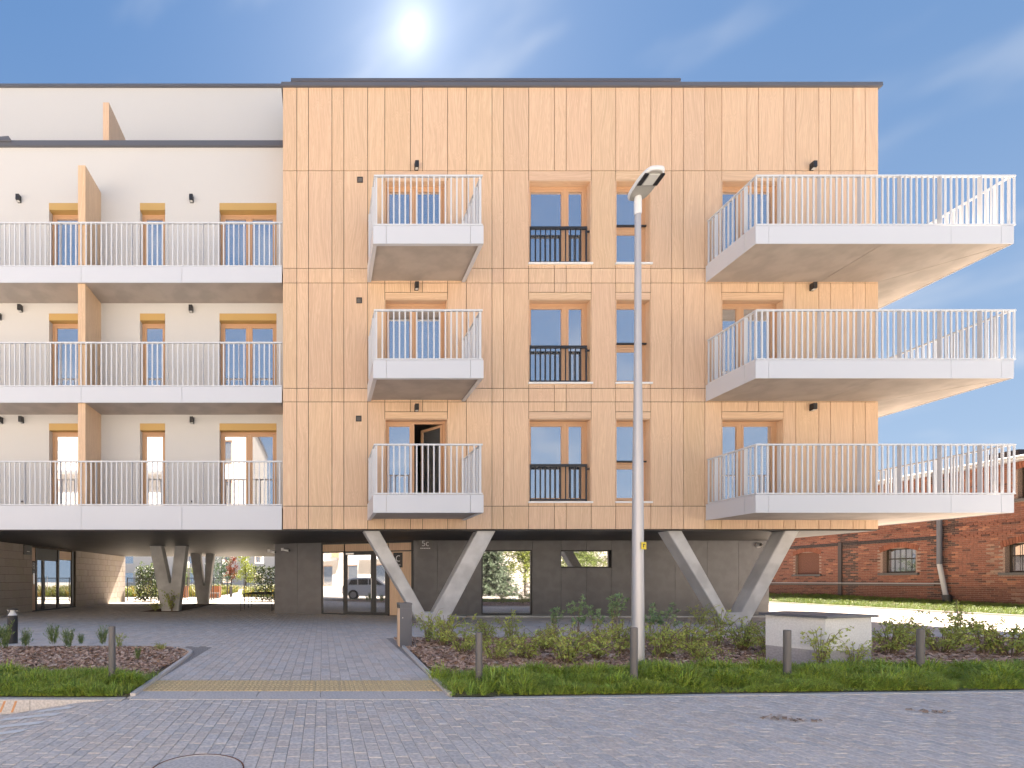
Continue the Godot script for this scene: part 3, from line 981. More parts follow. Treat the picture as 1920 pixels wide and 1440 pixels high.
	board(dB, "transom_panel", M.wood, wx - 0.1, wx - 0.05, 2.2, 2.58, zz.call(137.0) + 0.07, zz.call(111.0) - 0.07)
	bx(dB, "pane", M.doorglass, wx - 0.07, wx - 0.055, 0.05, 2.18, zz.call(137.0) + 0.062, zz.call(110.5) - 0.062)
	bx(dB, "pane", M.doorglass, wx - 0.07, wx - 0.055, 0.05, 2.1, zz.call(110.5) + 0.062, zz.call(69.0) - 0.062)
	bx(dB, "door_stile", M.dark, wx - 0.09, wx - 0.02, 0.02, 2.1, zz.call(84.5), zz.call(81.0))
	bx(dB, "sill", M.dark, wx - 0.12, wx - 0.005, 0.0, 0.045, -dz1 + 0.01, -dz0 - 0.01)
	bx(dB, "pull_handle", M.steel, wx + 0.03, wx + 0.05, 0.85, 1.45, zz.call(87.0), zz.call(86.3))
	bx(dB, "intercom", M.steel, wx - 0.029, wx - 0.01, 1.12, 1.55, zz.call(65.5), zz.call(63.0))
	bx(P, "lobby_wall", M.room, wx - 2.5, wx - 2.4, 0, 2.67, -31, -15.5)
	var sb := thing("entrance_sign", "dark plate with white letter B in the passage", "sign", Vector3(wx - 0.02, 1.72, (zz.call(59.6) + zz.call(68.5)) / 2), "staircase letter plates")
	bx(sb, "plate", M.dark, wx - 0.028, wx - 0.012, 1.5, 2.05, zz.call(59.8), zz.call(68.0))
	text(sb, "letter", "B", 0.34, M.signwhite, Vector3(wx - 0.009, 1.86, (zz.call(59.8) + zz.call(68.0)) / 2), PI / 2)
	bx(sb, "small_print", M.signwhite, wx - 0.012, wx - 0.008, 1.6, 1.62, zz.call(62.0), zz.call(66.0))
	var s2 := thing("house_number_sign", "small dark house number plate above the passage entrance", "sign", Vector3(wx + 0.03, 2.3, zz.call(51.0)))
	bx(s2, "plate", M.dark, wx + 0.006, wx + 0.03, 2.28, 2.66, zz.call(43.5), zz.call(58.5))
	bx(s2, "small_print", M.signwhite, wx + 0.030, wx + 0.034, 2.40, 2.42, zz.call(49.0), zz.call(54.0))
	# V columns in the passage belong to the white block
	v_column(get_node("white_plastered_apartment_block"), [280.0, 302.0, 316.5, 320.0, 328.0, 349.0, 334.0, 303.0], 1018.0, 1093.0, 1146.0, 21.4, 0.5)
	v_column(get_node("white_plastered_apartment_block"), [356.5, 374.0, 381.0, 383.0, 385.5, 401.0, 388.0, 370.0], 1030.0, 1098.0, 1132.0, 27.6, 0.5)

func text(parent: Node, called: String, what: String, size: float, m: Material, pos: Vector3, yaw := 0.0) -> void:
	var t := TextMesh.new()
	var f := SystemFont.new()
	f.font_names = PackedStringArray(["Droid Sans"])
	t.font = f
	t.text = what
	t.font_size = 64
	t.pixel_size = size / 64.0
	t.depth = 0.006
	t.horizontal_alignment = HORIZONTAL_ALIGNMENT_CENTER
	t.vertical_alignment = VERTICAL_ALIGNMENT_CENTER
	mi(parent, called, t, m, pos, Vector3(0, yaw, 0))

# ---------------------------------------------------------------- ground
func road_y(x: float) -> float:
	return -0.155 * smoothstep(-2.2, -3.6, x)
func kerb_z(x: float) -> float:      # front edge of the pavement
	if x < 1.36: return -5.66
	return -5.66 - 0.055 * (x - 1.36)
func paver_mesh(w: float, l: float) -> ArrayMesh:
	var e := MB.new()
	var c := 0.004
	var a := [Vector3(-w / 2, -0.05, l / 2), Vector3(w / 2, -0.05, l / 2), Vector3(w / 2, -0.05, -l / 2), Vector3(-w / 2, -0.05, -l / 2)]
	for k in 4:
		var p: Vector3 = a[k]
		var q: Vector3 = a[(k + 1) % 4]
		var pu := Vector3(p.x, -c, p.z)
		var qu := Vector3(q.x, -c, q.z)
		var pi := Vector3(p.x - signf(p.x) * c, 0, p.z - signf(p.z) * c)
		var qi := Vector3(q.x - signf(q.x) * c, 0, q.z - signf(q.z) * c)
		e.quad(p, q, qu, pu)
		e.quad(pu, qu, qi, pi)
	e.quad(Vector3(-w / 2 + c, 0, l / 2 - c), Vector3(w / 2 - c, 0, l / 2 - c), Vector3(w / 2 - c, 0, -l / 2 + c), Vector3(-w / 2 + c, 0, -l / 2 + c))
	return e.done()
func paver_tone() -> Color:
	var t := rng.randf_range(0.91, 1.07)
	var w := rng.randf_range(-0.03, 0.035)
	if rng.randf() < 0.04: t *= 0.93
	return Color(t * (1.0 + w), t, t * (1.0 - w))

func build_ground() -> void:
	rng.seed = 100
	struct("ground", sheet([Vector2(-300, 200), Vector2(300, 200), Vector2(300, -400), Vector2(-300, -400)], -0.45), M.asphalt)
	# street: sheet under the pavers, dipping towards the raised kerb
	var e := MB.new()
	var xs := [-70.0, -12.0]
	for k in 20: xs.append(-4.0 + 0.12 * k)
	xs.append_array([1.36, 16.0, 70.0])
	for k in xs.size() - 1:
		var a: float = xs[k]
		var b: float = xs[k + 1]
		e.quad(Vector3(a, road_y(a) - 0.012, 60), Vector3(b, road_y(b) - 0.012, 60), Vector3(b, road_y(b) - 0.012, kerb_z(b) - 0.02), Vector3(a, road_y(a) - 0.012, kerb_z(a) - 0.02))
	var road := struct("road", e.done(), M.paving)
	e = MB.new()
	xs = [-5.65, -4.0]
	for k in 20: xs.append(-4.0 + 0.12 * (k + 1))
	xs.append_array([1.36, 5.0, 9.5])
	for k in xs.size() - 1:
		var a: float = xs[k]
		var b: float = xs[k + 1]
		e.quad(Vector3(a, road_y(a) - 0.007, -2.5), Vector3(b, road_y(b) - 0.007, -2.5), Vector3(b, road_y(b) - 0.007, kerb_z(b) + 0.02), Vector3(a, road_y(a) - 0.007, kerb_z(a) + 0.02))
	mi(road, "joint_sand", e.done(), M.joint, Vector3.ZERO)
	var pw := 0.098
	var pl := 0.158
	var list := []
	var x := -5.6
	var col := 0
	while x < 9.5:
		var z := -6.6 + (0.0 if col % 2 == 0 else pl / 2) + rng.randf_range(-0.01, 0.01)
		if col % 7 == 3: z += 0.04
		while z < -2.5:
			if z > kerb_z(x) + (0.05 if x > -2.06 else 0.10):
				list.append(Vector3(x, road_y(x) + rng.randf_range(-0.0025, 0.0015), z))
			z += pl
		x += pw
		col += 1
	# those that show largest: the nearest ones inside the picture
	var shown := func(p: Vector3) -> bool:
		var d := -p.z
		return d > 3.45 and (p.x * F / d + PX) > 6 and (p.x * F / d + PX) < 1914
	list.sort_custom(func(a, b): return a.z > b.z if shown.call(a) == shown.call(b) else shown.call(a))
	var meshes := []
	for k in 8:
		var m := paver_mesh(pw - 0.004, pl - 0.010)
		meshes.append(m)
	var tones := []
	for k in 8:
		var t: StandardMaterial3D = M.paver.duplicate()
		var c := paver_tone()
		t.albedo_color = lin(0.76 * c.r, 0.69 * c.g, 0.635 * c.b)
		t.vertex_color_use_as_albedo = false
		tones.append(t)
	var ts := []
	var cs := []
	for k in list.size():
		var slope := -atan((road_y(list[k].x + 0.04) - road_y(list[k].x - 0.04)) / 0.08)
		if k < 300:
			mi(road, "paver", meshes[0], tones[rng.randi() % 8], list[k], Vector3(0, 0, -slope))
		else:
			ts.append(Transform3D(Basis(Vector3(0, 0, 1), -slope), list[k]))
			cs.append(paver_tone())
	many(road, "paver_field", meshes[0], M.paver, ts, cs)
	# forecourt: sheet with pavers in front of and under the house
	var fc := struct("forecourt", sheet([Vector2(-40, -5.68), Vector2(24, -5.68), Vector2(24, -75), Vector2(-60, -75), Vector2(-60, -5.68)], -0.03), M.paving)
	mi(fc, "joint_sand", sheet([Vector2(-14.07, -6.67), Vector2(23.0, -6.67), Vector2(23.0, -36.1), Vector2(-14.07, -36.1)], -0.008), M.joint, Vector3.ZERO)
	ts = []; cs = []
	var qw := 0.13
	var ql := 0.26
	x = -14.0
	col = 0
	while x < 23.0:
		var z := -36.0 + (0.0 if col % 2 == 0 else ql / 2)
		while z < -6.66:
			var keep := true
			if x > 1.36 and z > -11.5: keep = false
			if x < -2.1 and z > -10.1: keep = false
			if x > -1.7 and z < -20.4 and x < 15.4: keep = false
			if x > 3.3 and z < -18.5 and x < 15.4: keep = false
			if keep:
				ts.append(Transform3D(Basis(), Vector3(x, rng.randf_range(-0.003, 0.0), z)))
				cs.append(paver_tone())
			z += ql
		var gap := -6.638 - (z - ql / 2)
		if x > -2.1 and x < 1.36 and z > -6.66 - ql and gap > 0.03:
			ts.append(Transform3D(Basis.from_scale(Vector3(1, 1, gap / ql)), Vector3(x, -0.002, z - ql / 2 + gap / 2)))
			cs.append(paver_tone())
		x += qw
		col += 1
	many(fc, "paver_field", paver_mesh(qw - 0.005, ql - 0.012), M.paver, ts, cs)
	# lane at the far end of the block and its verge along the brick house
	struct("lane", sheet([Vector2(16.5, -7.0), Vector2(23.4, -7.0), Vector2(25.5, -29.6), Vector2(27.2, -45), Vector2(27.2, -74), Vector2(16.5, -74)], -0.012), M.asphalt)
	# slabs and tactile strip across the path
	var cw := struct("crossing_slabs", sheet([Vector2(-2.4, -5.67), Vector2(1.5, -5.67), Vector2(1.5, -6.66), Vector2(-2.4, -6.66)], -0.022), M.joint)
	x = -2.12
	while x < 1.3:
		var w := minf(0.70, 1.42 - x)
		bx(cw, "slab", M.kerb, x, x + w - 0.008, -0.018, 0.0, -5.985, -5.675)
		x += 0.70
	var tile := MB.new()
	tile.box(Vector3(-0.145, -0.018, -0.155), Vector3(0.145, 0.0, 0.155))
	for k in 5:
		for j in 3:
			tile.box(Vector3(-0.128 + k * 0.054, 0.0, -0.14 + j * 0.096), Vector3(-0.098 + k * 0.054, 0.006, -0.062 + j * 0.096))
	var tm := tile.done()
	for r in 2:
		x = -2.0
		while x < 1.36:
			mi(cw, "tactile_tile", tm, M.yellow, Vector3(x, 0, -6.155 - r * 0.32))
			x += 0.294
	# kerbs
	var kb := put(self, Node3D.new(), "kerb", Vector3.ZERO)
	kb.set_meta("kind", "structure")
	var kx := -8.0
	while kx < -2.2:
		var kw := minf(0.98, -2.07 - kx)
		bx(kb, "kerb_stone", M.kerb, kx, kx + kw - 0.006, -0.2, 0.005, -5.66, -5.54)
		kx += 0.98
	kx = -2.06
	while kx < 16.0:
		var z0 := kerb_z(kx + 0.5)
		var o := bx(kb, "kerb_stone", M.kerb, kx, kx + 0.974, -0.12, 0.005, z0 + 0.006, z0 + 0.10)
		if kx > 1.3: o.rotation.y = atan(0.055)
		kx += 0.98
	# bed edgings: straight along the path, round the corner of the bed
	var edge := func(pts: Array):
		for k in pts.size() - 1:
			var a: Vector2 = pts[k]
			var b: Vector2 = pts[k + 1]
			var l := a.distance_to(b)
			var o := mi(kb, "edging_stone", cube(Vector3(l - 0.004, 0.16, 0.055)), M.kerb, Vector3((a.x + b.x) / 2, -0.045, (a.y + b.y) / 2))
			o.rotation.y = -atan2(b.y - a.y, b.x - a.x)
	var pts := []
	for k in 6: pts.append(Vector2(1.40 + 0.13 * k / 5.0, -5.76 - 4.3 * k / 5.0))
	edge.call(pts)
	pts = [Vector2(-2.08, -5.72), Vector2(-2.12, -6.5), Vector2(-2.17, -7.4), Vector2(-2.22, -8.3), Vector2(-2.26, -8.85)]
	for k in 6:
		var an := deg_to_rad(90.0 * (k + 1) / 6.0)
		pts.append(Vector2(-2.26 - 1.05 * (1 - cos(an)), -8.85 - 1.05 * sin(an)))
	for k in 5: pts.append(Vector2(-3.31 - 1.1 * (k + 1), -9.9))
	edge.call(pts)
	edge.call([Vector2(1.6, -11.5), Vector2(2.9, -11.5), Vector2(4.2, -11.5), Vector2(5.5, -11.5), Vector2(6.8, -11.5), Vector2(8.1, -11.5), Vector2(9.4, -11.5), Vector2(10.7, -11.5), Vector2(12, -11.5), Vector2(13.3, -11.5), Vector2(14.6, -11.5), Vector2(16, -11.5)])
	# planting beds and grass strips
	var rb := [Vector2(1.46, -7.1), Vector2(16.2, -7.8), Vector2(16.2, -11.48), Vector2(1.58, -11.48), Vector2(1.53, -9.0)]
	struct("planting_bed", sheet(rb, 0.008), M.soil)
	var lb := [Vector2(-9.0, -7.1), Vector2(-2.2, -7.1), Vector2(-2.29, -8.85), Vector2(-2.5, -9.4), Vector2(-2.9, -9.75), Vector2(-3.3, -9.87), Vector2(-9.0, -9.87)]
	struct("planting_bed", sheet(lb, 0.008), M.soil)
	var rg := [Vector2(1.42, -5.665), Vector2(16.2, -6.47), Vector2(16.2, -7.95), Vector2(1.47, -7.25)]
	struct("verge", sheet(rg, 0.012), M.grassbase)
	var lg := [Vector2(-9.0, -5.665), Vector2(-2.12, -5.665), Vector2(-2.2, -7.2), Vector2(-9.0, -7.2)]
	struct("verge", sheet(lg, 0.012), M.grassbase)
	# painted stripes
	var mk := put(self, Node3D.new(), "road_marking", Vector3.ZERO)
	mk.set_meta("kind", "structure")
	for s in [[67.0, 1335.0, 133.0, 1327.5], [0.0, 1350.0, 107.0, 1340.0], [-60.0, 1369.0, 77.0, 1355.5], [-90.0, 1388.0, 43.0, 1370.5], [-120.0, 1412.0, 4.0, 1389.0]]:
		var g := func(px: float, py: float) -> Vector2:
			var d := F * EYE / (py - PY)
			for k in 6: d = F * (EYE - road_y((px - PX) * d / F)) / (py - PY)
			return Vector2((px - PX) * d / F, -d)
		var a: Vector2 = g.call(s[0], s[1])
		var b: Vector2 = g.call(s[2], s[3])
		var e2 := MB.new()
		for k in 8:
			var p := a.lerp(b, k / 8.0)
			var q := a.lerp(b, (k + 1) / 8.0)
			e2.quad(Vector3(p.x, road_y(p.x) + 0.004, p.y + 0.05), Vector3(q.x, road_y(q.x) + 0.004, q.y + 0.05), Vector3(q.x + 0.03, road_y(q.x + 0.03) + 0.004, q.y - 0.05), Vector3(p.x + 0.03, road_y(p.x + 0.03) + 0.004, p.y - 0.05))
		mi(mk, "stripe", e2.done(), M.paint, Vector3.ZERO)
	for q in [[0.0, 9.0], [22.0, 30.0]]:
		var om := MB.new()
		var k0: float = (q[0] - PX) * 5.54 / F
		var k1: float = (q[1] - PX) * 5.54 / F
		om.quad(Vector3(k0 - 0.01, -0.13, -5.537), Vector3(k0 + 0.015, -0.13, -5.537), Vector3(k1 + 0.015, -0.01, -5.537), Vector3(k1 - 0.01, -0.01, -5.537))
		mi(kb, "survey_mark", om.done(), M.orange, Vector3.ZERO)
	# dry leaves blown together on the pavers
	var lt := []
	var lc := []
	for q in [[1478.0, 1349.0, 0.20], [1745.0, 1335.0, 0.16]]:
		var c0 := floor_at(q[0], q[1])
		for k in int(q[2] * 190):
			var off := Vector3(rng.randfn(0, q[2] * 0.55), 0, rng.randfn(0, q[2] * 0.25))
			off.z += off.x * 0.12
			lt.append(Transform3D(Basis.from_euler(Vector3(rng.randf_range(-0.3, 0.3), rng.randf() * TAU, rng.randf_range(-0.3, 0.3))).scaled(Vector3.ONE * rng.randf_range(0.5, 1.0)), c0 + off + Vector3(0, 0.012 + road_y(c0.x), 0)))
			lc.append(Color(0.36, 0.27, 0.21) * rng.randf_range(0.6, 1.5))
	tag(many(self, "leaf_litter", chip_mesh(), M.chip, lt, lc), "small scatters of dry brown leaves on the street pavers", "leaf litter", "", "stuff")
	# manhole cover
	var mh := thing("manhole_cover", "round concrete-filled manhole cover set in the street pavers", "manhole cover", Vector3(-0.84, 0.0, -3.50))
	var l := MB.new()
	l.lathe([Vector2(0.30, -0.02), Vector2(0.30, 0.004), Vector2(0.285, 0.006), Vector2(0.285, 0.002), Vector2(0.0, 0.002)], 40)
	mi(mh, "disc", l.done(), M.kerb, org[mh])
	l = MB.new()
	l.lathe([Vector2(0.302, -0.02), Vector2(0.302, 0.005), Vector2(0.312, 0.005), Vector2(0.312, -0.02)], 40)
	mi(mh, "rim", l.done(), M.rust, org[mh])

# ---------------------------------------------------------------- old brick house
func build_brick_house() -> void:
	rng.seed = 104
	var wx := 28.0
	var B := thing("brick_house", "old red brick house with arched windows and a dark roof beyond the lane", "house", Vector3(wx, 0, -28.0))
	var z_of := func(px: float) -> float: return -F * wx / (px - PX)
	var y_of := func(px: float, py: float) -> float: return EYE + (PY - py) * wx / (px - PX)
	var wins := []    # z0 (far), z1 (near), sill, spring, rise, kind
	for w in [[1491.5, 1536.0, 1077.0, 1040.0, 0], [1655.0, 1717.0, 1074.0, 1033.0, 1], [1884.0, 1972.0, 1073.0, 1023.0, 1]]:
		wins.append([z_of.call(w[0]), z_of.call(w[1]), y_of.call((w[0] + w[1]) / 2, w[2]), y_of.call((w[0] + w[1]) / 2, w[3]), 0.16, w[4]])
	wins.append([z_of.call(1908.0), z_of.call(1990.0), 4.55, 5.75, 0.1, 1])
	var eave := 6.15
	var cut := []
	for w in wins: cut.append([w[0], w[1], w[2], w[3] + 0.12])
	wall_with_holes(B, "wall_core", M.mortar, Vector3(wx, -0.3, -62.0), Vector3(wx + 0.45, eave, -12.0), cut)
	# bricks, course by course
	var bm := MB.new()
	bm.box(Vector3(-0.012, 0.004, -0.125), Vector3(0.02, 0.074, 0.125))
	var brick := bm.done()
	var ts := []
	var cs := []
	var noise := FastNoiseLite.new()
	noise.seed = 77
	noise.frequency = 0.35
	var y := -0.1
	var row := 0
	var zp := z_of.call(1577.0)       # pilaster line
	var zq := z_of.call(1768.0)       # downpipe line
	while y < eave - 0.05:
		var z := -45.0 + (0.0 if row % 2 == 0 else 0.135)
		while z < -15.0:
			var skip := false
			for w in wins:
				if z + 0.13 > w[0] and z - 0.13 < w[1] and y + 0.07 > w[2] - 0.1:
					var t = (z - w[0]) / (w[1] - w[0]) * 2 - 1
					if y < w[3] + 0.32 - 0.12 * t * t: skip = true
			if not skip:
				var nv := noise.get_noise_2d(z * 1.3, y * 1.6)
				var r := rng.randf()
				var c := Color(0.34, 0.135, 0.088).lerp(Color(0.25, 0.10, 0.07), r)
				if rng.randf() < 0.10: c = Color(0.13, 0.06, 0.048)
				if rng.randf() < 0.06: c = Color(0.46, 0.20, 0.12)
				if y < 0.95: c = c.lerp(Color(0.17, 0.075, 0.055), 0.55)
				# burnt headers beside the pilaster and pipe, and in the string course
				if absf(z - zp - 0.4) < 0.45 and rng.randf() < 0.7: c = Color(0.10, 0.062, 0.055)
				if absf(z - zq) < 0.5 and rng.randf() < 0.45: c = Color(0.10, 0.062, 0.055)
				if absf(y - 3.16) < 0.1 and z < zq: c = Color(0.07, 0.055, 0.055)
				if z > zq + 1.6 and y < 2.9 and nv > -0.05 and z < zq + 5.0 and rng.randf() < 0.6: c = c.lerp(Color(0.40, 0.27, 0.20), rng.randf())
				var proud := 0.0
				if absf(y - 3.16) < 0.1 or absf(y - 3.6) < 0.05: proud = -0.03
				ts.append(Transform3D(Basis(), Vector3(wx + proud + rng.randf_range(-0.004, 0.004), y, z)))
				var k := 1.0 + 0.18 * nv
				cs.append(Color(c.r * k, c.g * k, c.b * k))
			z += 0.27
		y += 0.085
		row += 1
	many(B, "brickwork", brick, M.brick, ts, cs)
	# pilaster, plinth ledge, string pipe
	bx(B, "pilaster", M.brickroof, wx - 0.09, wx - 0.013, -0.1, 3.3, zp - 0.09, zp + 0.09)
	bx(B, "ledge", M.stone, wx - 0.06, wx - 0.013, 1.0, 1.07, -45.0, zq - 0.3)
	var pipe := MB.new()
	pipe.tube([Vector3(wx - 0.09, 1.12, -45), Vector3(wx - 0.09, 1.12, zq)], [0.025, 0.025], 6)
	mi(B, "conduit", pipe.done(), M.gutter, Vector3(0, 0, 0))
	for w in wins:
		var zc: float = (w[0] + w[1]) / 2
		var hw: float = (w[1] - w[0]) / 2
		var g := grp(B, "arched_window", Vector3(wx, w[2], zc))
		# arch of upright bricks
		var e := MB.new()
		var nv := 17
		for k in nv:
			var t0 := -1.15 + 2.3 * k / nv
			var t1 := -1.15 + 2.3 * (k + 0.86) / nv
			var y0: float = w[3] + w[4] * (1 - t0 * t0)
			var y1: float = w[3] + w[4] * (1 - t1 * t1)
			var tn := rng.randf_range(0.75, 1.1)
			e.col = Color(0.33 * tn, 0.12 * tn, 0.07 * tn)
			var pts := PackedVector2Array([Vector2(t0 * hw, y0), Vector2(t1 * hw, y1), Vector2(t1 * hw * 1.06, y1 + 0.25), Vector2(t0 * hw * 1.06, y0 + 0.25)])
			for q in 4: pts[q] -= Vector2(0, w[2])
			e.extrude(pts, -0.05, 0.022)
		var arch := mi(g, "brick_arch", e.done(), M.brick, org[g], Vector3(0, -PI / 2, 0))
		arch.set_meta("kind", "stuff")
		bx(g, "sill", M.stone, wx - 0.10, wx + 0.1, w[2] - 0.11, w[2], w[0] - 0.15, w[1] + 0.15)
		if w[5] == 0:
			bx(g, "brick_infill", M.infill, wx + 0.16, wx + 0.3, w[2], w[3] + 0.2, w[0], w[1])
		else:
			var rr := mi(g, "frame", ring(-hw, hw, 0, w[3] + 0.14 - w[2], 0.07, -0.06, 0.0), M.bark, Vector3(wx + 0.2, w[2], zc), Vector3(0, -PI / 2, 0))
			bx(g, "pane", M.doorglass, wx + 0.22, wx + 0.235, w[2] + 0.07, w[3] + 0.07, w[0] + 0.07, w[1] - 0.07)
			bx(g, "glazing_bar", M.bark, wx + 0.19, wx + 0.25, lerpf(w[2], w[3], 0.62), lerpf(w[2], w[3], 0.62) + 0.05, w[0] + 0.07, w[1] - 0.07)
			for k in 5:
				var zk := lerpf(w[0], w[1], (k + 1.0) / 6.0)
				bx(g, "window_bar", M.dark, wx + 0.10, wx + 0.115, w[2], w[3] + 0.13, zk - 0.007, zk + 0.007)
	# eaves, gutter and roof
	bx(B, "eaves_board", M.white, wx - 0.45, wx - 0.02, eave - 0.1, eave - 0.04, -62.0, -12.0)
	var gt := MB.new()
	gt.tube([Vector3(wx - 0.48, eave, -62), Vector3(wx - 0.48, eave, -12)], [0.07, 0.07], 8)
	mi(B, "gutter", gt.done(), M.gutter, Vector3.ZERO)
	var rf := MB.new()
	rf.quad(Vector3(wx - 0.45, eave + 0.02, -12), Vector3(wx + 6, eave + 0.55, -12), Vector3(wx + 6, eave + 0.55, -62), Vector3(wx - 0.45, eave + 0.02, -62))
	rf.quad(Vector3(wx + 6, eave + 0.55, -12), Vector3(wx + 12.5, eave + 0.02, -12), Vector3(wx + 12.5, eave + 0.02, -62), Vector3(wx + 6, eave + 0.55, -62))
	rf.quad(Vector3(wx - 0.45, eave - 0.04, -62), Vector3(wx + 12.5, eave - 0.04, -62), Vector3(wx + 12.5, eave - 0.04, -12), Vector3(wx - 0.45, eave - 0.04, -12))
	rf.tri3(Vector3(wx - 0.45, eave, -12), Vector3(wx + 12.5, eave, -12), Vector3(wx + 6, eave + 0.55, -12))
	mi(B, "roof", rf.done(), M.brickroof, Vector3.ZERO)
	bx(B, "chimney", M.brickroof, wx + 1.2, wx + 1.9, eave + 0.1, eave + 0.62, z_of.call(1828.0) - 0.5, z_of.call(1828.0) + 0.5)
	bx(B, "gable_wall", M.brick, wx + 0.46, wx + 12.0, -0.3, eave - 0.05, -12.4, -12.01)
	bx(B, "rear_wall", M.mortar, wx + 11.6, wx + 12.0, -0.3, eave - 0.05, -62, -12.41)
	bx(B, "gable_wall", M.mortar, wx + 0.46, wx + 11.59, -0.3, eave - 0.05, -62, -61.6)
	var dp := MB.new()
	dp.tube([Vector3(wx - 0.48, eave - 0.05, zq), Vector3(wx - 0.16, eave - 0.5, zq), Vector3(wx - 0.16, 2.0, zq)], [0.09, 0.09, 0.09], 10)
	mi(B, "downpipe", dp.done(), M.coping, Vector3.ZERO)
	dp = MB.new()
	dp.tube([Vector3(wx - 0.16, 2.0, zq), Vector3(wx - 0.16, 0.55, zq + 0.25)], [0.085, 0.085], 10)
	mi(B, "downpipe", dp.done(), M.gutter, Vector3.ZERO)
	dp = MB.new()
	dp.tube([Vector3(wx - 0.2, 0.62, zq + 0.3), Vector3(wx - 0.2, 0.0, zq + 0.36)], [0.15, 0.15], 10)
	mi(B, "pipe_boot", dp.done(), M.dark, Vector3.ZERO)
	# grass bank along the wall
	var a := Vector2(23.5, -7.0)
	var pts := [[Vector3(24.4, 0.0, -17.8), Vector3(28.02, 0.14, -17.8)], [Vector3(25.5, 0.0, -29.6), Vector3(28.02, 0.42, -29.6)], [Vector3(26.9, 0.0, -45.0), Vector3(28.02, 0.5, -45.0)], [Vector3(27.3, 0.0, -61.0), Vector3(28.02, 0.5, -61.0)]]
	pts.push_front([Vector3(23.5, 0.0, -7.0), Vector3(28.02, 0.1, -7.0)])
	var bk := MB.new()
	for k in pts.size() - 1:
		bk.quad(pts[k][0], pts[k][1], pts[k + 1][1], pts[k + 1][0])
	struct("grass_bank", bk.done(), M.grassbase)
	var lk := put(self, Node3D.new(), "lane_kerb", Vector3.ZERO)
	lk.set_meta("kind", "structure")
	for k in pts.size() - 1:
		var p: Vector3 = pts[k][0]
		var q: Vector3 = pts[k + 1][0]
		var n := int((q - p).length())
		for j in n:
			var c := p.lerp(q, (j + 0.5) / n)
			var o := mi(lk, "kerb_stone", cube(Vector3((q - p).length() / n - 0.01, 0.16, 0.12)), M.kerb, c + Vector3(-0.06, -0.02, 0))
			o.rotation.y = -atan2(q.z - p.z, q.x - p.x)
	ts = []; cs = []
	for k in pts.size() - 2:
		for j in (9000 if k < 2 else 2500):
			var s := rng.randf()
			var t := rng.randf()
			var p: Vector3 = pts[k][0].lerp(pts[k + 1][0], s)
			var q: Vector3 = pts[k][1].lerp(pts[k + 1][1], s)
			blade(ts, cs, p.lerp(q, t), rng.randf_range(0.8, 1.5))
	for k in cs.size(): cs[k] = Color(cs[k].r * 0.5, cs[k].g * 0.5, cs[k].b * 0.55)  # darker copy of the verge blade colours, offsetting full sun on the bank
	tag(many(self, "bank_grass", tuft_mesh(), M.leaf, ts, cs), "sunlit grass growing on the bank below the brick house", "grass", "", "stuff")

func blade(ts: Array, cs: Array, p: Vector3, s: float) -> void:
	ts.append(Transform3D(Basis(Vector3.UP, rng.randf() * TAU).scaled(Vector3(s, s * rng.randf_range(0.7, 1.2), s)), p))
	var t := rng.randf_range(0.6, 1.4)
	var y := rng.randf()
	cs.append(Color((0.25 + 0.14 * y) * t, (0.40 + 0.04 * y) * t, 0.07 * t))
func tuft_mesh() -> ArrayMesh:
	if cache.has("tuft"): return cache.tuft
	rng.seed = 55
	var e := MB.new()
	for k in 9:
		var an := k * 0.7 + rng.randf()
		var dir := Vector3(cos(an), 0, sin(an))
		var side := Vector3(-dir.z, 0, dir.x) * rng.randf_range(0.0025, 0.0045)
		var h := rng.randf_range(0.05, 0.15)
		var lean := rng.randf_range(0.03, 0.13)
		var b := dir * rng.randf_range(0.0, 0.035)
		var m := b + dir * lean * 0.22 + Vector3.UP * h * 0.55
		var n := b + dir * lean * 0.6 + Vector3.UP * h * 0.92
		var t := b + dir * lean + Vector3.UP * h * rng.randf_range(0.75, 1.05)
		e.quad(b - side, b + side, m + side, m - side)
		e.quad(m - side, m + side, n + side * 0.7, n - side * 0.7)
		e.tri3(n - side * 0.7, n + side * 0.7, t)
	cache.tuft = e.done()
	return cache.tuft

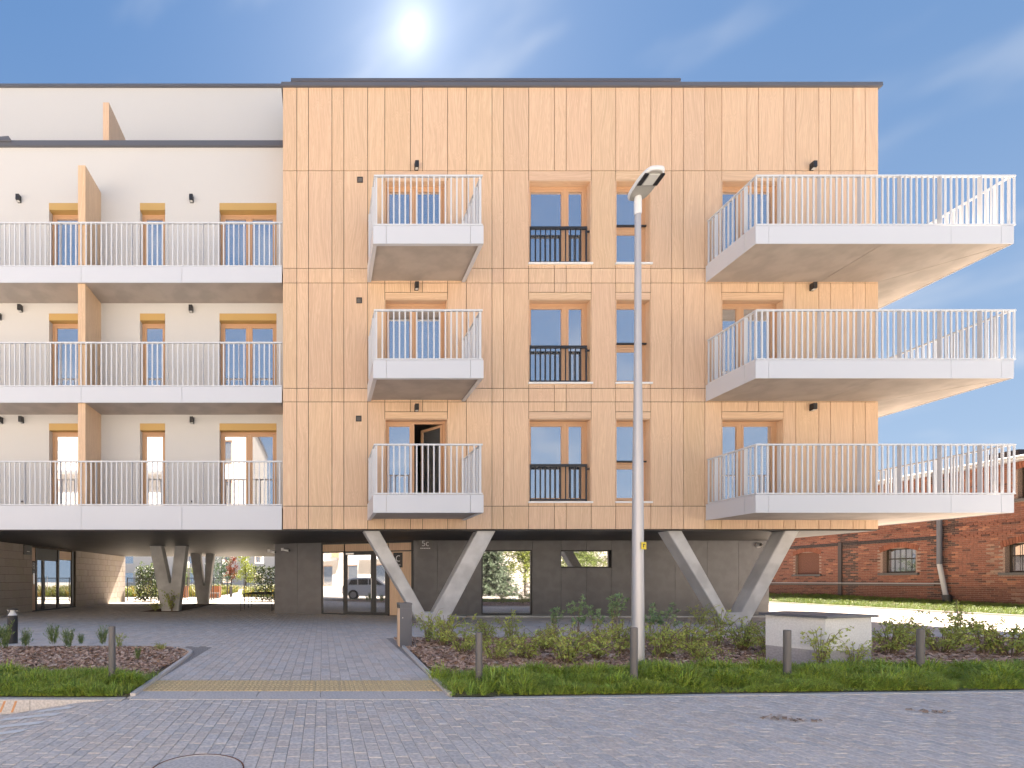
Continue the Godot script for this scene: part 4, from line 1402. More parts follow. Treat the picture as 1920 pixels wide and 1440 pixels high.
# ---------------------------------------------------------------- across the street (mirrored in the glazing, plus an added bounce house)
func build_across_the_street() -> void:
	rng.seed = 105
	var zf := 12.0
	var B := thing("opposite_apartment_house", "sunlit white apartment house across the street mirrored in the glazing", "building", Vector3(-24, 0, zf))
	var cut := []
	for f in 4:
		for k in 9:
			var x := -39.0 + 3.7 * k
			cut.append([x, x + 1.7, 0.5 + 3.4 * f + (0.4 if f else 0.0), 3.0 + 3.4 * f])
	wall_with_holes(B, "wall", M.oppwall, Vector3(-42, -0.2, zf), Vector3(-6.0, 14.5, zf + 0.4), cut)
	bx(B, "roof", M.coping, -42.1, -5.9, 14.5, 14.75, zf - 0.1, zf + 12)
	bx(B, "side_wall", M.oppwall, -6.4, -6.0, -0.2, 14.49, zf + 0.41, zf + 12)
	bx(B, "rear_wall", M.oppwall, -42, -6.41, -0.2, 14.49, zf + 11.6, zf + 12)
	for c in cut:
		var g := grp(B, "window", Vector3((c[0] + c[1]) / 2, c[2], zf))
		var fr := mi(g, "frame", ring(-(c[1] - c[0]) / 2, (c[1] - c[0]) / 2, 0, c[3] - c[2], 0.09, -0.1, 0.0), M.frame, Vector3((c[0] + c[1]) / 2, c[2], zf + 0.3))
		bx(g, "pane", M.doorglass, c[0] + 0.09, c[1] - 0.09, c[2] + 0.09, c[3] - 0.09, zf + 0.24, zf + 0.255)
	for f in 3:
		for k in 4:
			var x := -37.0 + 7.4 * k
			var y := 3.5 + 3.4 * f
			var b := grp(B, "balcony", Vector3(x + 2, y, zf))
			bx(b, "slab", M.white, x, x + 4.2, y, y + 0.4, zf - 1.5, zf - 0.001)
			bx(b, "handrail", M.rail, x, x + 4.2, y + 1.5, y + 1.55, zf - 1.49, zf - 1.43)
			for j in 22:
				bx(b, "baluster", M.rail, x + 0.05 + 0.195 * j, x + 0.085 + 0.195 * j, y + 0.4, y + 1.5, zf - 1.475, zf - 1.445)
			board(b, "screen", M.wood, x + 4.25, x + 4.45, y + 0.4, y + 3.3, zf - 1.4, zf - 0.01)
	var T := thing("added_bounce_house", "added low cream house behind the trees, bouncing sunlight onto the shaded street", "house", Vector3(22, 0, 9.5))  # added out of view to bounce sunlight onto the shaded ground
	cut = []
	for f in 2:
		for k in 12: cut.append([-1.0 + 3.9 * k, 0.2 + 3.9 * k, 0.9 + 2.4 * f, 2.1 + 2.4 * f])
	wall_with_holes(T, "wall", M.oppwall, Vector3(-3.5, -0.2, 9.5), Vector3(47, 5.2, 9.8), cut)
	for c in cut: bx(T, "window", M.doorglass, c[0], c[1], c[2], c[3], 9.65, 9.7)
	bx(T, "side_wall", M.oppwall, -3.5, -3.2, -0.2, 5.19, 9.81, 17)
	bx(T, "side_wall", M.oppwall, 46.7, 47, -0.2, 5.19, 9.81, 17)
	bx(T, "roof", M.brickroof, -3.7, 47.2, 5.2, 5.4, 9.3, 17)
	parked_car(Vector3(-9.7, road_y(-9.7), -2.9), deg_to_rad(-34))
	conifer(Vector3(13.6, 0, 5.6), 6.2, 2.3, "tall dark spruce across the street mirrored in the shop window")
	leafy_tree("maple_tree", Vector3(16.3, 0, 5.2), 5.4, 2.1, Color(0.20, 0.24, 0.04), 1800, 0.16, "yellow-green maple across the street mirrored in the shop window", "street trees opposite")
	leafy_tree("maple_tree", Vector3(20.2, 0, 5.8), 6.0, 2.6, Color(0.12, 0.16, 0.035), 2000, 0.17, "dark green maple across the street beside the yellow-green one", "street trees opposite")
	leafy_tree("maple_tree", Vector3(24.6, 0, 6.0), 6.0, 2.6, Color(0.16, 0.18, 0.04), 1800, 0.17, "olive green maple farthest along the street opposite", "street trees opposite")

func parked_car(pos: Vector3, yaw: float) -> void:
	var c := thing("parked_car", "white sport utility car parked at the kerb, mirrored in the entrance door", "car", pos)
	c.rotation.y = yaw
	c.scale = Vector3.ONE * 1.15
	var o: Vector3 = org[c]
	# stations along the length: x, floor, shoulder, half width
	var st := [[-1.95, 0.42, 0.72, 0.62], [-1.9, 0.32, 0.84, 0.74], [-1.4, 0.26, 0.92, 0.80], [-0.6, 0.24, 0.93, 0.81], [0.6, 0.24, 0.90, 0.81], [1.3, 0.26, 0.84, 0.80], [1.8, 0.30, 0.70, 0.74], [1.95, 0.36, 0.58, 0.62]]
	var e := MB.new()
	for k in st.size() - 1:
		var a: Array = st[k]
		var b: Array = st[k + 1]
		for s in [-1.0, 1.0]:
			var q := [Vector3(a[0], a[1], s * a[3] * 0.95), Vector3(b[0], b[1], s * b[3] * 0.95), Vector3(b[0], (b[1] + b[2]) / 2, s * b[3]), Vector3(a[0], (a[1] + a[2]) / 2, s * a[3]), Vector3(b[0], b[2], s * b[3] * 0.92), Vector3(a[0], a[2], s * a[3] * 0.92)]
			if s > 0:
				e.quad(q[0], q[1], q[2], q[3]); e.quad(q[3], q[2], q[4], q[5])
			else:
				e.quad(q[1], q[0], q[3], q[2]); e.quad(q[2], q[3], q[5], q[4])
		e.quad(Vector3(a[0], a[2], a[3] * 0.92), Vector3(b[0], b[2], b[3] * 0.92), Vector3(b[0], b[2], -b[3] * 0.92), Vector3(a[0], a[2], -a[3] * 0.92))
		e.quad(Vector3(b[0], b[1], b[3] * 0.95), Vector3(a[0], a[1], a[3] * 0.95), Vector3(a[0], a[1], -a[3] * 0.95), Vector3(b[0], b[1], -b[3] * 0.95))
	for s in [[st[0], -1.0], [st[-1], 1.0]]:
		var a: Array = s[0]
		var p := [Vector3(a[0], a[1], -a[3]), Vector3(a[0], a[2], -a[3]), Vector3(a[0], a[2], a[3]), Vector3(a[0], a[1], a[3])]
		if s[1] > 0: e.quad(p[0], p[1], p[2], p[3])
		else: e.quad(p[3], p[2], p[1], p[0])
	mi(c, "body", e.done(), M.carpaint, o)
	var cab := MB.new()
	cab.extrude(PackedVector2Array([Vector2(-1.8, 0.9), Vector2(0.95, 0.88), Vector2(0.25, 1.36), Vector2(-0.3, 1.42), Vector2(-1.2, 1.4), Vector2(-1.62, 1.28)]), -0.64, 0.64, 0.08)
	mi(c, "cabin", cab.done(), M.carpaint, o)
	for s in [-1.0, 1.0]:
		for w in [[[-1.55, 0.96], [-0.98, 0.96], [-0.98, 1.30], [-1.38, 1.26]], [[-0.92, 0.96], [-0.3, 0.96], [-0.3, 1.33], [-0.92, 1.32]], [[-0.24, 0.96], [0.65, 0.95], [0.2, 1.28], [-0.24, 1.33]]]:
			var pw := PackedVector2Array()
			for q in w: pw.append(Vector2(q[0], q[1]))
			var we := MB.new()
			we.extrude(pw, -0.004, 0.004)
			mi(c, "side_window", we.done(), M.dark, o + Vector3(0, 0, s * 0.645))
		for x in [-1.22, 1.2]:
			var w := MB.new()
			w.tube([Vector3(0, 0, -0.11), Vector3(0, 0, -0.1), Vector3(0, 0, 0.1), Vector3(0, 0, 0.11)], [0.29, 0.32, 0.32, 0.29], 24)
			var wh := mi(c, "wheel", w.done(), M.tyre, o + Vector3(x, 0.32, s * 0.74))
			w = MB.new()
			w.tube([Vector3(0, 0, -0.118), Vector3(0, 0, 0.118)], [0.2, 0.2], 20)
			mi(wh, "rim", w.done(), M.steel, org[wh])
		mi(c, "headlight", cube(Vector3(0.12, 0.1, 0.22)), M.glass, o + Vector3(1.86, 0.66, s * 0.52))
		mi(c, "tail_light", cube(Vector3(0.1, 0.14, 0.2)), M.rust, o + Vector3(-1.88, 0.80, s * 0.58))

# ---------------------------------------------------------------- trees
func leaf_quad(e: MB, p: Vector3, dir: Vector3, size: float, wide := 0.5) -> void:
	var side := dir.cross(Vector3(rng.randf() - 0.5, rng.randf() - 0.5, rng.randf() - 0.5)).normalized() * size * wide * 0.5
	var tip := p + dir * size
	var m := p + dir * size * 0.5 + dir.cross(side).normalized() * size * 0.08
	e.quad(p, m + side, tip, m - side)
func rnd_dir() -> Vector3:
	var v := Vector3(rng.randf_range(-1, 1), rng.randf_range(-1, 1), rng.randf_range(-1, 1))
	return v.normalized() if v.length() > 0.05 else Vector3.UP
func leafy_tree(called: String, pos: Vector3, h: float, r: float, col: Color, n: int, leaf: float, label: String, group := "", slim := 1.0) -> Node3D:
	var t := thing(called, label, "tree", pos, group)
	var tr := MB.new()
	tr.tube([Vector3.ZERO, Vector3(0.03, h * 0.3, 0), Vector3(0, h * 0.6, 0.05), Vector3(0, h * 0.92, 0)], [h * 0.018, h * 0.014, h * 0.009, h * 0.003], 7)
	var cl := []
	for k in 34:
		var d := rnd_dir()
		var rad := pow(rng.randf(), 0.45)
		var c := Vector3(d.x * r * slim * rad, h * 0.57 + d.y * h * 0.41 * rad, d.z * r * slim * rad)
		cl.append(c)
		if k < 14:
			var y0 := clampf(c.y - rng.randf_range(0.3, 0.9) * h * 0.2, h * 0.22, h * 0.85)
			tr.tube([Vector3(0, y0, 0), Vector3(c.x * 0.5, lerpf(y0, c.y, 0.6), c.z * 0.5), c], [h * 0.006, h * 0.004, h * 0.0015], 5)
	mi(t, "trunk", tr.done(), M.bark, pos)
	var e := MB.new()
	for k in n:
		var c: Vector3 = cl[rng.randi() % cl.size()]
		var p := c + rnd_dir() * r * 0.30 * sqrt(rng.randf())
		var f := rng.randf_range(0.65, 1.3)
		e.col = Color(col.r * f, col.g * f, col.b * f)
		for j in 3:
			leaf_quad(e, p + rnd_dir() * leaf, rnd_dir(), leaf * rng.randf_range(0.7, 1.2), 0.6)
	mi(t, "crown", e.done(), M.leaf, pos)
	return t
func conifer(pos: Vector3, h: float, r: float, label: String) -> void:
	var t := thing("spruce_tree", label, "tree", pos)
	var tr := MB.new()
	tr.tube([Vector3.ZERO, Vector3(0, h, 0)], [h * 0.02, 0.01], 7)
	mi(t, "trunk", tr.done(), M.bark, pos)
	var e := MB.new()
	var lv := 22
	for k in lv:
		var y := lerpf(h * 0.08, h * 0.97, float(k) / lv)
		var rr := r * (1.0 - float(k) / lv) + 0.12
		var nb := int(5 + 9 * (1.0 - float(k) / lv))
		for j in nb:
			var an := TAU * j / nb + k * 0.7 + rng.randf() * 0.3
			var dir := Vector3(cos(an), -0.18, sin(an))
			var len := rr * rng.randf_range(0.75, 1.1)
			for s in 30:
				var q := Vector3(0, y, 0) + dir * len * (0.1 + 0.9 * s / 30.0)
				var f := rng.randf_range(0.6, 1.3)
				e.col = Color(0.085 * f, 0.115 * f, 0.075 * f)
				leaf_quad(e, q, (dir * 0.6 + rnd_dir() * 0.7 + Vector3.DOWN * 0.25).normalized(), 0.3, 0.45)
	mi(t, "crown", e.done(), M.leaf, pos)

# ---------------------------------------------------------------- courtyard behind the passage
func build_courtyard() -> void:
	rng.seed = 106
	var df := 31.6
	var X := func(px: float, d: float) -> float: return (px - PX) * d / F
	# gate fence
	var spans := [[237.0, 300.0, "black bar fence panel beside the block wall of the passage"], [300.0, 349.0, "black bar fence panel behind the near passage column"], [349.0, 399.0, "black bar fence panel between the two passage columns"]]
	for s in spans:
		fence_panel("fence_panel", s[2], X.call(s[0], df) + 0.04, X.call(s[1], df) - 0.04, -df, 1.42, 0.0, "courtyard fence panels")
	fence_panel("courtyard_gate", "black bar courtyard gate standing ajar beside the sunlit path", X.call(400.0, df), X.call(427.0, df), -df, 1.42, 0.0, "", "gate")
	fence_panel("fence_panel", "black bar fence panel next to the anthracite wall", X.call(457.0, df), X.call(519.0, df), -df, 1.42, 0.0, "courtyard fence panels")
	hedge(Vector3(X.call(280.0, 32.2), 0, -32.2), 1.6, 2.05, "dark ivy hedge on the fence behind the near passage column")
	hedge(Vector3(X.call(503.0, 32.0), 0, -32.0), 1.7, 2.1, "dark ivy hedge on the fence beside the anthracite wall")
	# bicycle stands
	for k in 4:
		var d := 21.6 + 1.15 * k
		var b := thing("bicycle_stand", ["front bicycle hoop of the row in the passage", "second bicycle hoop of the row in the passage", "third bicycle hoop of the row in the passage", "rear bicycle hoop of the row in the passage"][k], "bicycle stand", Vector3(-2.75, 0, -d), "bicycle stands in the passage")
		var e := MB.new()
		e.tube([Vector3(-0.65, -0.02, 0), Vector3(-0.65, 0.66, 0), Vector3(-0.62, 0.70, 0), Vector3(0.62, 0.70, 0), Vector3(0.65, 0.66, 0), Vector3(0.65, -0.02, 0)], [0.014, 0.014, 0.014, 0.014, 0.014, 0.014], 8)
		mi(b, "hoop", e.done(), M.dark, org[b])
		e = MB.new()
		e.tube([Vector3(-0.65, 0.4, 0), Vector3(0.65, 0.4, 0)], [0.010, 0.010], 6)
		mi(b, "crossbar", e.done(), M.dark, org[b])
	# soil bed under the passage columns
	struct("passage_bed", sheet([Vector2(-7.3, -20.9), Vector2(-5.8, -20.9), Vector2(-5.7, -28.6), Vector2(-7.0, -28.6)], 0.012), M.soil)
	# garden
	struct("garden_bed", sheet([Vector2(-17, -40), Vector2(-8.3, -40), Vector2(-9.3, -58), Vector2(-26, -58)], 0.02), M.grassbase)
	struct("garden_bed", sheet([Vector2(-6.2, -40), Vector2(4, -40), Vector2(4, -58), Vector2(-7.2, -58)], 0.02), M.grassbase)
	var ts := []
	var cs := []
	for k in 5200:
		var p := Vector3(rng.randf_range(-18, 2), 0.02, rng.randf_range(-57, -40.2))
		if p.x > lerpf(-8.4, -9.2, (-p.z - 40) / 18.0) and p.x < lerpf(-6.2, -7.2, (-p.z - 40) / 18.0): continue
		ts.append(Transform3D(Basis(Vector3.UP, rng.randf() * TAU).scaled(Vector3.ONE * rng.randf_range(3.0, 7.5)), p))
		var f := rng.randf()
		var g := rng.randf_range(0.7, 1.2)
		cs.append((Color(0.20, 0.22, 0.03) if f < 0.6 else Color(0.34, 0.22, 0.03) if f < 0.85 else Color(0.10, 0.15, 0.03)) * g)
	tag(many(self, "garden_grass", tuft_mesh(), M.leaf, ts, cs), "sunlit yellow-green ornamental grasses in the courtyard garden", "grass", "", "stuff")
	for q in [[342.5, 38.5, 0.7, 0.85, "rust-red steel planter between the passage columns"], [403.5, 38.0, 0.75, 0.85, "rust-red steel planter behind the courtyard gate"]]:
		var x: float = X.call(q[0], q[1])
		var p := thing("steel_planter", q[4], "planter", Vector3(x, 0, -q[1]), "rust-red planters in the courtyard")
		mi(p, "tub", ring(-q[2] / 2, q[2] / 2, -q[2] / 2, q[2] / 2, 0.03, 0.0, q[3]), M.rust, org[p], Vector3(-PI / 2, 0, 0))
		mi(p, "earth", cube(Vector3(q[2] - 0.07, q[3] - 0.06, q[2] - 0.07)), M.soil, org[p] + Vector3(0, (q[3] - 0.06) / 2, 0))
	leafy_tree("young_tree", Vector3(X.call(460, 52.0), 0, -52.0), 4.3, 1.3, Color(0.30, 0.33, 0.03), 500, 0.16, "bright yellow-green young tree in the courtyard", "courtyard trees")
	leafy_tree("young_tree", Vector3(X.call(433, 50.0), 0, -50.0), 3.8, 0.55, Color(0.24, 0.05, 0.025), 260, 0.14, "slim red-leaved young tree in the courtyard", "courtyard trees")
	leafy_tree("young_tree", Vector3(X.call(416, 60.0), 0, -60.0), 4.3, 1.6, Color(0.07, 0.12, 0.06), 620, 0.16, "dark green young tree behind the courtyard gate", "courtyard trees")
	leafy_tree("young_tree", Vector3(X.call(345, 56.0), 0, -56.0), 3.4, 1.2, Color(0.20, 0.24, 0.05), 320, 0.15, "pale green young tree seen between the near column legs", "courtyard trees")
	leafy_tree("young_tree", Vector3(X.call(284, 46.0), 0, -46.0), 3.2, 1.3, Color(0.14, 0.19, 0.04), 380, 0.15, "green young tree above the ivy hedge by the block wall", "courtyard trees")
	var bl := thing("bollard_light", "black bollard light beside the sunlit courtyard path", "bollard light", Vector3(X.call(433.0, 39.5), 0, -39.5))
	var e := MB.new()
	e.lathe([Vector2(0.11, 0), Vector2(0.11, 0.8), Vector2(0, 0.8)], 16)
	mi(bl, "post", e.done(), M.dark, org[bl])
	var lp := thing("garden_lamp", "slim courtyard lamp with a white glass cylinder on top", "lamp", Vector3(X.call(353.5, 44.0), 0, -44.0))
	e = MB.new()
	e.lathe([Vector2(0.07, 0), Vector2(0.06, 2.3), Vector2(0, 2.3)], 12)
	mi(lp, "pole", e.done(), M.bollard, org[lp])
	e = MB.new()
	e.lathe([Vector2(0.09, 2.3), Vector2(0.09, 2.75), Vector2(0.11, 2.76), Vector2(0.11, 2.82), Vector2(0, 2.84)], 12)
	mi(lp, "lamp_glass", e.done(), M.signwhite, org[lp])
	var bn := thing("garden_bench", "low slatted bench on the sunlit courtyard path", "bench", Vector3(X.call(399, 36.5), 0, -36.5))
	for k in 3: bx(bn, "slat", M.bollard, org[bn].x - 0.45, org[bn].x + 0.45, 0.36, 0.40, -36.7 + 0.14 * k, -36.59 + 0.14 * k)
	for s in [-0.35, 0.35]: bx(bn, "leg", M.dark, org[bn].x + s - 0.03, org[bn].x + s + 0.03, 0.0, 0.359, -36.66, -36.34)
	# house far behind
	var h := thing("courtyard_house", "pale grey house closing the courtyard far behind the passage", "building", Vector3(-24, 0, -88))
	var cut := []
	for f in 3:
		for k in 9: cut.append([-50 + 5.5 * k, -48.4 + 5.5 * k, 0.9 + 3.2 * f, 2.5 + 3.2 * f])
	wall_with_holes(h, "wall", M.farwall, Vector3(-52, -0.2, -88.4), Vector3(4, 10.5, -88.0), cut)
	for c in cut:
		bx(h, "window", M.doorglass, c[0], c[1], c[2], c[3], -88.3, -88.25)
	bx(h, "rear_wall", M.farwall, -52, 4, -0.2, 10.49, -96, -95.6)
	bx(h, "roof", M.coping, -52.2, 4.2, 10.5, 10.7, -96, -87.8)

func fence_panel(called: String, label: String, x0: float, x1: float, z: float, h: float, yaw: float, group: String, cat := "fence") -> void:
	var f := thing(called, label, cat, Vector3((x0 + x1) / 2, 0, z), group)
	bx(f, "top_rail", M.dark, x0, x1, h - 0.04, h, z - 0.02, z + 0.02)
	bx(f, "bottom_rail", M.dark, x0, x1, 0.10, 0.14, z - 0.02, z + 0.02)
	for s in [x0, x1 - 0.05]: bx(f, "post", M.dark, s, s + 0.05, 0.0, h + 0.02, z - 0.026, z + 0.026)
	var n := int((x1 - x0 - 0.1) / 0.13)
	for k in n:
		var x := lerpf(x0 + 0.05, x1 - 0.05, (k + 1.0) / (n + 1.0))
		bx(f, "bar", M.dark, x - 0.009, x + 0.009, 0.141, h - 0.041, z - 0.009, z + 0.009)
func hedge(pos: Vector3, w: float, h: float, label: String) -> void:
	var t := thing("ivy_hedge", label, "hedge", pos)
	var e := MB.new()
	for k in 1500:
		var f := rng.randf_range(0.5, 1.3)
		e.col = Color(0.045 * f, 0.065 * f, 0.022 * f)
		var p := Vector3(rng.randf_range(-w / 2, w / 2), rng.randf_range(0.05, h), rng.randf_range(-0.16, 0.16))
		leaf_quad(e, p, rnd_dir(), rng.randf_range(0.09, 0.15), 0.8)
	mi(t, "foliage", e.done(), M.leaf, pos)
	e = MB.new()
	for k in 7:
		var x := rng.randf_range(-w / 2, w / 2)
		e.tube([Vector3(x, 0, 0), Vector3(x + rng.randf_range(-0.2, 0.2), h * 0.5, 0.05), Vector3(x + rng.randf_range(-0.3, 0.3), h * 0.95, 0)], [0.012, 0.009, 0.004], 5)
	mi(t, "stem", e.done(), M.stem, pos)

# ---------------------------------------------------------------- lamps, vents, cameras and signs on the walls
func wall_lamp(pos: Vector3, label: String, group: String) -> void:
	var o := thing("wall_lamp", label, "wall lamp", pos, group)
	var e := MB.new()
	e.extrude(PackedVector2Array([Vector2(0, 0.0), Vector2(0.14, 0.025), Vector2(0.14, 0.19), Vector2(0, 0.19)]), -0.055, 0.055, 0.006)
	mi(o, "housing", e.done(), M.dark, pos, Vector3(0, -PI / 2, 0))
	mi(o, "lens", cube(Vector3(0.075, 0.008, 0.07)), M.led, pos + Vector3(0, 0.006, 0.075), Vector3(-0.18, 0, 0))
func build_wall_fittings() -> void:
	var fl := ["lowest", "middle", "top"]
	var ys := [[772.0, 545.0, 320.0], [771.0, 546.0, 320.5]]
	for f in 3:
		wall_lamp(Vector3(fx(780.5), fy(ys[0][f]), -D), "black wall lamp above the %s small balcony" % fl[f], "wall lamps on the timber front")
		wall_lamp(Vector3(fx(1521.0), fy(ys[1][f]), -D), "black wall lamp above the %s corner balcony" % fl[f], "wall lamps on the timber front")
		var v := thing("wall_vent", "small square dark vent left of the %s small balcony" % fl[f], "vent", Vector3(fx([672.5, 673.5, 675.0][f]), fy([785.0, 563.5, 337.5][f]), -D), "vents on the timber front")
		mi(v, "frame", ring(-0.08, 0.08, -0.08, 0.08, 0.02, 0.001, 0.02), M.dark, org[v])
		for k in 4:
			mi(v, "slat", cube(Vector3(0.12, 0.018, 0.012)), M.bollard, org[v] + Vector3(0, -0.045 + 0.03 * k, 0.010), Vector3(0.5, 0, 0))
		mi(v, "backing", cube(Vector3(0.12, 0.12, 0.003)), M.mesh_dark, org[v] + Vector3(0, 0, 0.003))
	var wl := [[361.0, 795.0, 0, "between the two loggia doors"], [42.0, 794.0, 0, "beside the timber screen door"], [359.0, 587.0, 1, "between the two loggia doors"], [40.0, 586.0, 1, "beside the timber screen door"], [360.0, 381.0, 2, "between the two loggia doors"], [37.0, 381.0, 2, "beside the timber screen door"], [3.0, 795.0, 0, "at the picture edge"], [0.0, 601.0, 1, "at the picture edge"]]
	for w in wl:
		wall_lamp(at(w[0], w[1], 16.0) , "black wall lamp on the %s white loggia %s" % [fl[w[2]], w[3]], "wall lamps on the white loggias")
	for w in [[361.0, 940.0, "between the doors"], [43.0, 940.0, "beside the timber screen"]]:
		var s := thing("wall_socket", "small grey outdoor socket low on the lowest loggia wall %s" % w[2], "socket", at(w[0], w[1], 15.999), "outdoor sockets")
		mi(s, "plate", cube(Vector3(0.09, 0.09, 0.03)), M.galv, org[s] + Vector3(0, 0, 0.016))
		mi(s, "flap", cube(Vector3(0.07, 0.05, 0.012)), M.bollard, org[s] + Vector3(0, -0.01, 0.037))
	# 5c plate
	var n := thing("house_number_sign", "grey plate with white number 5c on the anthracite wall", "sign", at(797.0, 1022.0, 18.4))
	mi(n, "plate", cube(Vector3(0.46, 0.35, 0.02)), M.bollard, org[n] + Vector3(0, 0, 0.022))
	text(n, "number", "5c", 0.26, M.signwhite, org[n] + Vector3(0, 0.055, 0.036))
	for k in 6:
		mi(n, "small_print", cube(Vector3(0.045, 0.03, 0.004)), M.signwhite, org[n] + Vector3(-0.15 + 0.06 * k, -0.115, 0.034))
	# cameras
	for c in [[532.0, 1030.0, 20.05, "white security camera on the anthracite wall at the passage corner"], [506.5, 1033.0, 20.35, "white security camera facing into the passage"]]:
		var q := thing("security_camera", c[3], "camera", at(c[0], c[1], c[2]), "security cameras")
		mi(q, "bracket", cube(Vector3(0.1, 0.1, 0.06)), M.signwhite, org[q] + Vector3(-0.05, 0, 0.03))
		var e := MB.new()
		e.tube([Vector3(0, -0.02, 0.05), Vector3(0.16, -0.05, 0.12), Vector3(0.2, -0.058, 0.138)], [0.035, 0.042, 0.042], 12)
		mi(q, "barrel", e.done(), M.signwhite, org[q])
		e = MB.new()
		e.tube([Vector3(0.2, -0.058, 0.138), Vector3(0.225, -0.063, 0.15)], [0.034, 0.034], 12)
		mi(q, "lens", e.done(), M.dark, org[q])
	var dm := thing("security_camera", "round white dome camera near the second V column", "camera", at(1421.0, 1022.0, 18.4), "security cameras")
	var e := MB.new()
	e.tube([Vector3(0, 0, 0), Vector3(0, 0, 0.05), Vector3(0, -0.005, 0.11), Vector3(0, -0.01, 0.13)], [0.09, 0.09, 0.075, 0.04], 16)
	mi(dm, "housing", e.done(), M.signwhite, org[dm])
	e = MB.new()
	e.tube([Vector3(0, -0.01, 0.12), Vector3(0, -0.015, 0.16), Vector3(0, -0.018, 0.18)], [0.055, 0.045, 0.02], 14)
	mi(dm, "dome", e.done(), M.bollard, org[dm])
	# ducts on the terrace roof edge at the picture margin
	var du := thing("roof_vent", "small dark vent cowl on the white block terrace", "vent", at(10.0, 266.0, 15.9))
	e = MB.new()
	e.extrude(PackedVector2Array([Vector2(-0.3, 0.0), Vector2(0.18, 0.0), Vector2(0.12, 0.15), Vector2(-0.3, 0.12)]), -0.1, 0.1, 0.01)
	mi(du, "cowl", e.done(), M.coping, org[du] + Vector3(0, 0.0, -0.05))

# ---------------------------------------------------------------- street furniture
func build_street_things() -> void:
	rng.seed = 107
	# lamp post
	var base := floor_at(1196.0, 1266.0)
	var d := -base.z
	var L := thing("street_lamp", "tall galvanised street lamp with a flat white head", "street lamp", base)
	var e := MB.new()
	e.lathe([Vector2(0.080, -0.02), Vector2(0.070, 1.7), Vector2(0.064, 2.83), Vector2(0.052, 3.6), Vector2(0.043, 4.6), Vector2(0.037, 6.22), Vector2(0, 6.22)], 24)
	mi(L, "pole", e.done(), M.galv, base)
	e = MB.new()
	e.lathe([Vector2(0.042, 6.16), Vector2(0.046, 6.18), Vector2(0.046, 6.36), Vector2(0.035, 6.42), Vector2(0, 6.42)], 20)
	mi(L, "spigot", e.done(), M.rail, base)
	var head := PackedVector2Array()
	for k in 28:
		var an := TAU * k / 28
		var c := cos(an)
		var s := sin(an)
		head.append(Vector2(signf(c) * pow(absf(c), 0.62) * 0.145, 0.19 + signf(s) * pow(absf(s), 0.7) * 0.26))
	e = MB.new()
	e.extrude(head, 0.0, 0.055, 0.016)
	var tilt := deg_to_rad(-90 + 7)
	var hp := base + Vector3(0.0, 6.40, -0.02)
	var hd := mi(L, "head", e.done(), M.rail, hp, Vector3(deg_to_rad(90 - 6), 0, 0))
	hd.scale = Vector3(1, 1, -1)
	var small := PackedVector2Array()
	for q in head: small.append(Vector2(q.x * 0.86, 0.19 + (q.y - 0.19) * 0.90))
	e = MB.new()
	e.extrude(small, -0.008, 0.0)
	var ud := mi(L, "underside", e.done(), M.bollard2, hp, Vector3(deg_to_rad(90 - 6), 0, 0))
	ud.scale = Vector3(1, 1, -1)
	var bs := Basis.from_euler(Vector3(deg_to_rad(90 - 6), 0, 0)) * Basis.from_scale(Vector3(1, 1, -1))
	for k in 2:
		for j in 4:
			var o := mi(L, "cooling_fin", cube(Vector3(0.008, 0.17, 0.02)), M.dark, hp + bs * Vector3((-1.0 if k == 0 else 1.0) * (0.085 + 0.013 * j), 0.30, -0.014))
			o.basis = bs
	var led := mi(L, "lamp_panel", cube(Vector3(0.13, 0.16, 0.012)), M.led, hp + bs * Vector3(0, 0.30, -0.015))
	led.basis = bs
	var st := mi(L, "sticker", cube(Vector3(0.09, 0.095, 0.004)), M.sticker, base + Vector3(0.03, EYE + (PY - 1024.0) * d / F, 0.081), Vector3(0, deg_to_rad(22), 0))
	mi(st, "sticker_mark", cube(Vector3(0.012, 0.045, 0.003)), M.dark, org[st] + Vector3(-0.012, 0, 0.0035))
	mi(st, "sticker_mark", cube(Vector3(0.03, 0.010, 0.003)), M.dark, org[st] + Vector3(0.008, 0.018, 0.0035))
	# bollards
	for b in [[210.0, 1285.0, 1173.5, "grey steel bollard in the grass corner of the small bed"], [898.0, 1288.0, 1185.0, "grey steel bollard closest to the paved path"], [1188.5, 1290.0, 1176.0, "grey steel bollard directly in front of the street lamp"], [1476.0, 1279.0, 1181.0, "grey steel bollard in front of the white utility box"], [1726.0, 1270.0, 1179.0, "grey steel bollard beyond the white utility box"]]:
		var p := floor_at(b[0], b[1])
		var h: float = EYE + (PY - b[2]) * -p.z / F
		var o := thing("bollard", b[3], "bollard", p, "steel bollards along the street")
		e = MB.new()
		e.lathe([Vector2(0.04, -0.02), Vector2(0.04, h - 0.008), Vector2(0.034, h - 0.001)], 20)
		mi(o, "post", e.done(), M.bollard, p)
		e = MB.new()
		e.lathe([Vector2(0.034, h - 0.001), Vector2(0.0, h + 0.001)], 20)
		mi(o, "cap", e.done(), M.bollard, p)
	# litter bin
	var bp := floor_at(760.0, 1214.0)
	var bi := thing("litter_bin", "slim anthracite litter bin with a timber side at the bed corner", "litter bin", bp)
	var w := 0.25
	bx(bi, "housing", M.coping, bp.x - w / 2 + 0.022, bp.x + w / 2, 0.0, 0.74, bp.z - 0.24, bp.z)
	board(bi, "timber_side", M.wood, bp.x - w / 2, bp.x - w / 2 + 0.02, 0.02, 0.74, bp.z - 0.235, bp.z - 0.004)
	bx(bi, "hood", M.coping, bp.x - w / 2 - 0.004, bp.x + w / 2 + 0.004, 0.81, 0.84, bp.z - 0.245, bp.z + 0.005)
	bx(bi, "front_panel", M.coping, bp.x - w / 2 + 0.021, bp.x + w / 2 - 0.001, 0.741, 0.809, bp.z - 0.03, bp.z - 0.002)
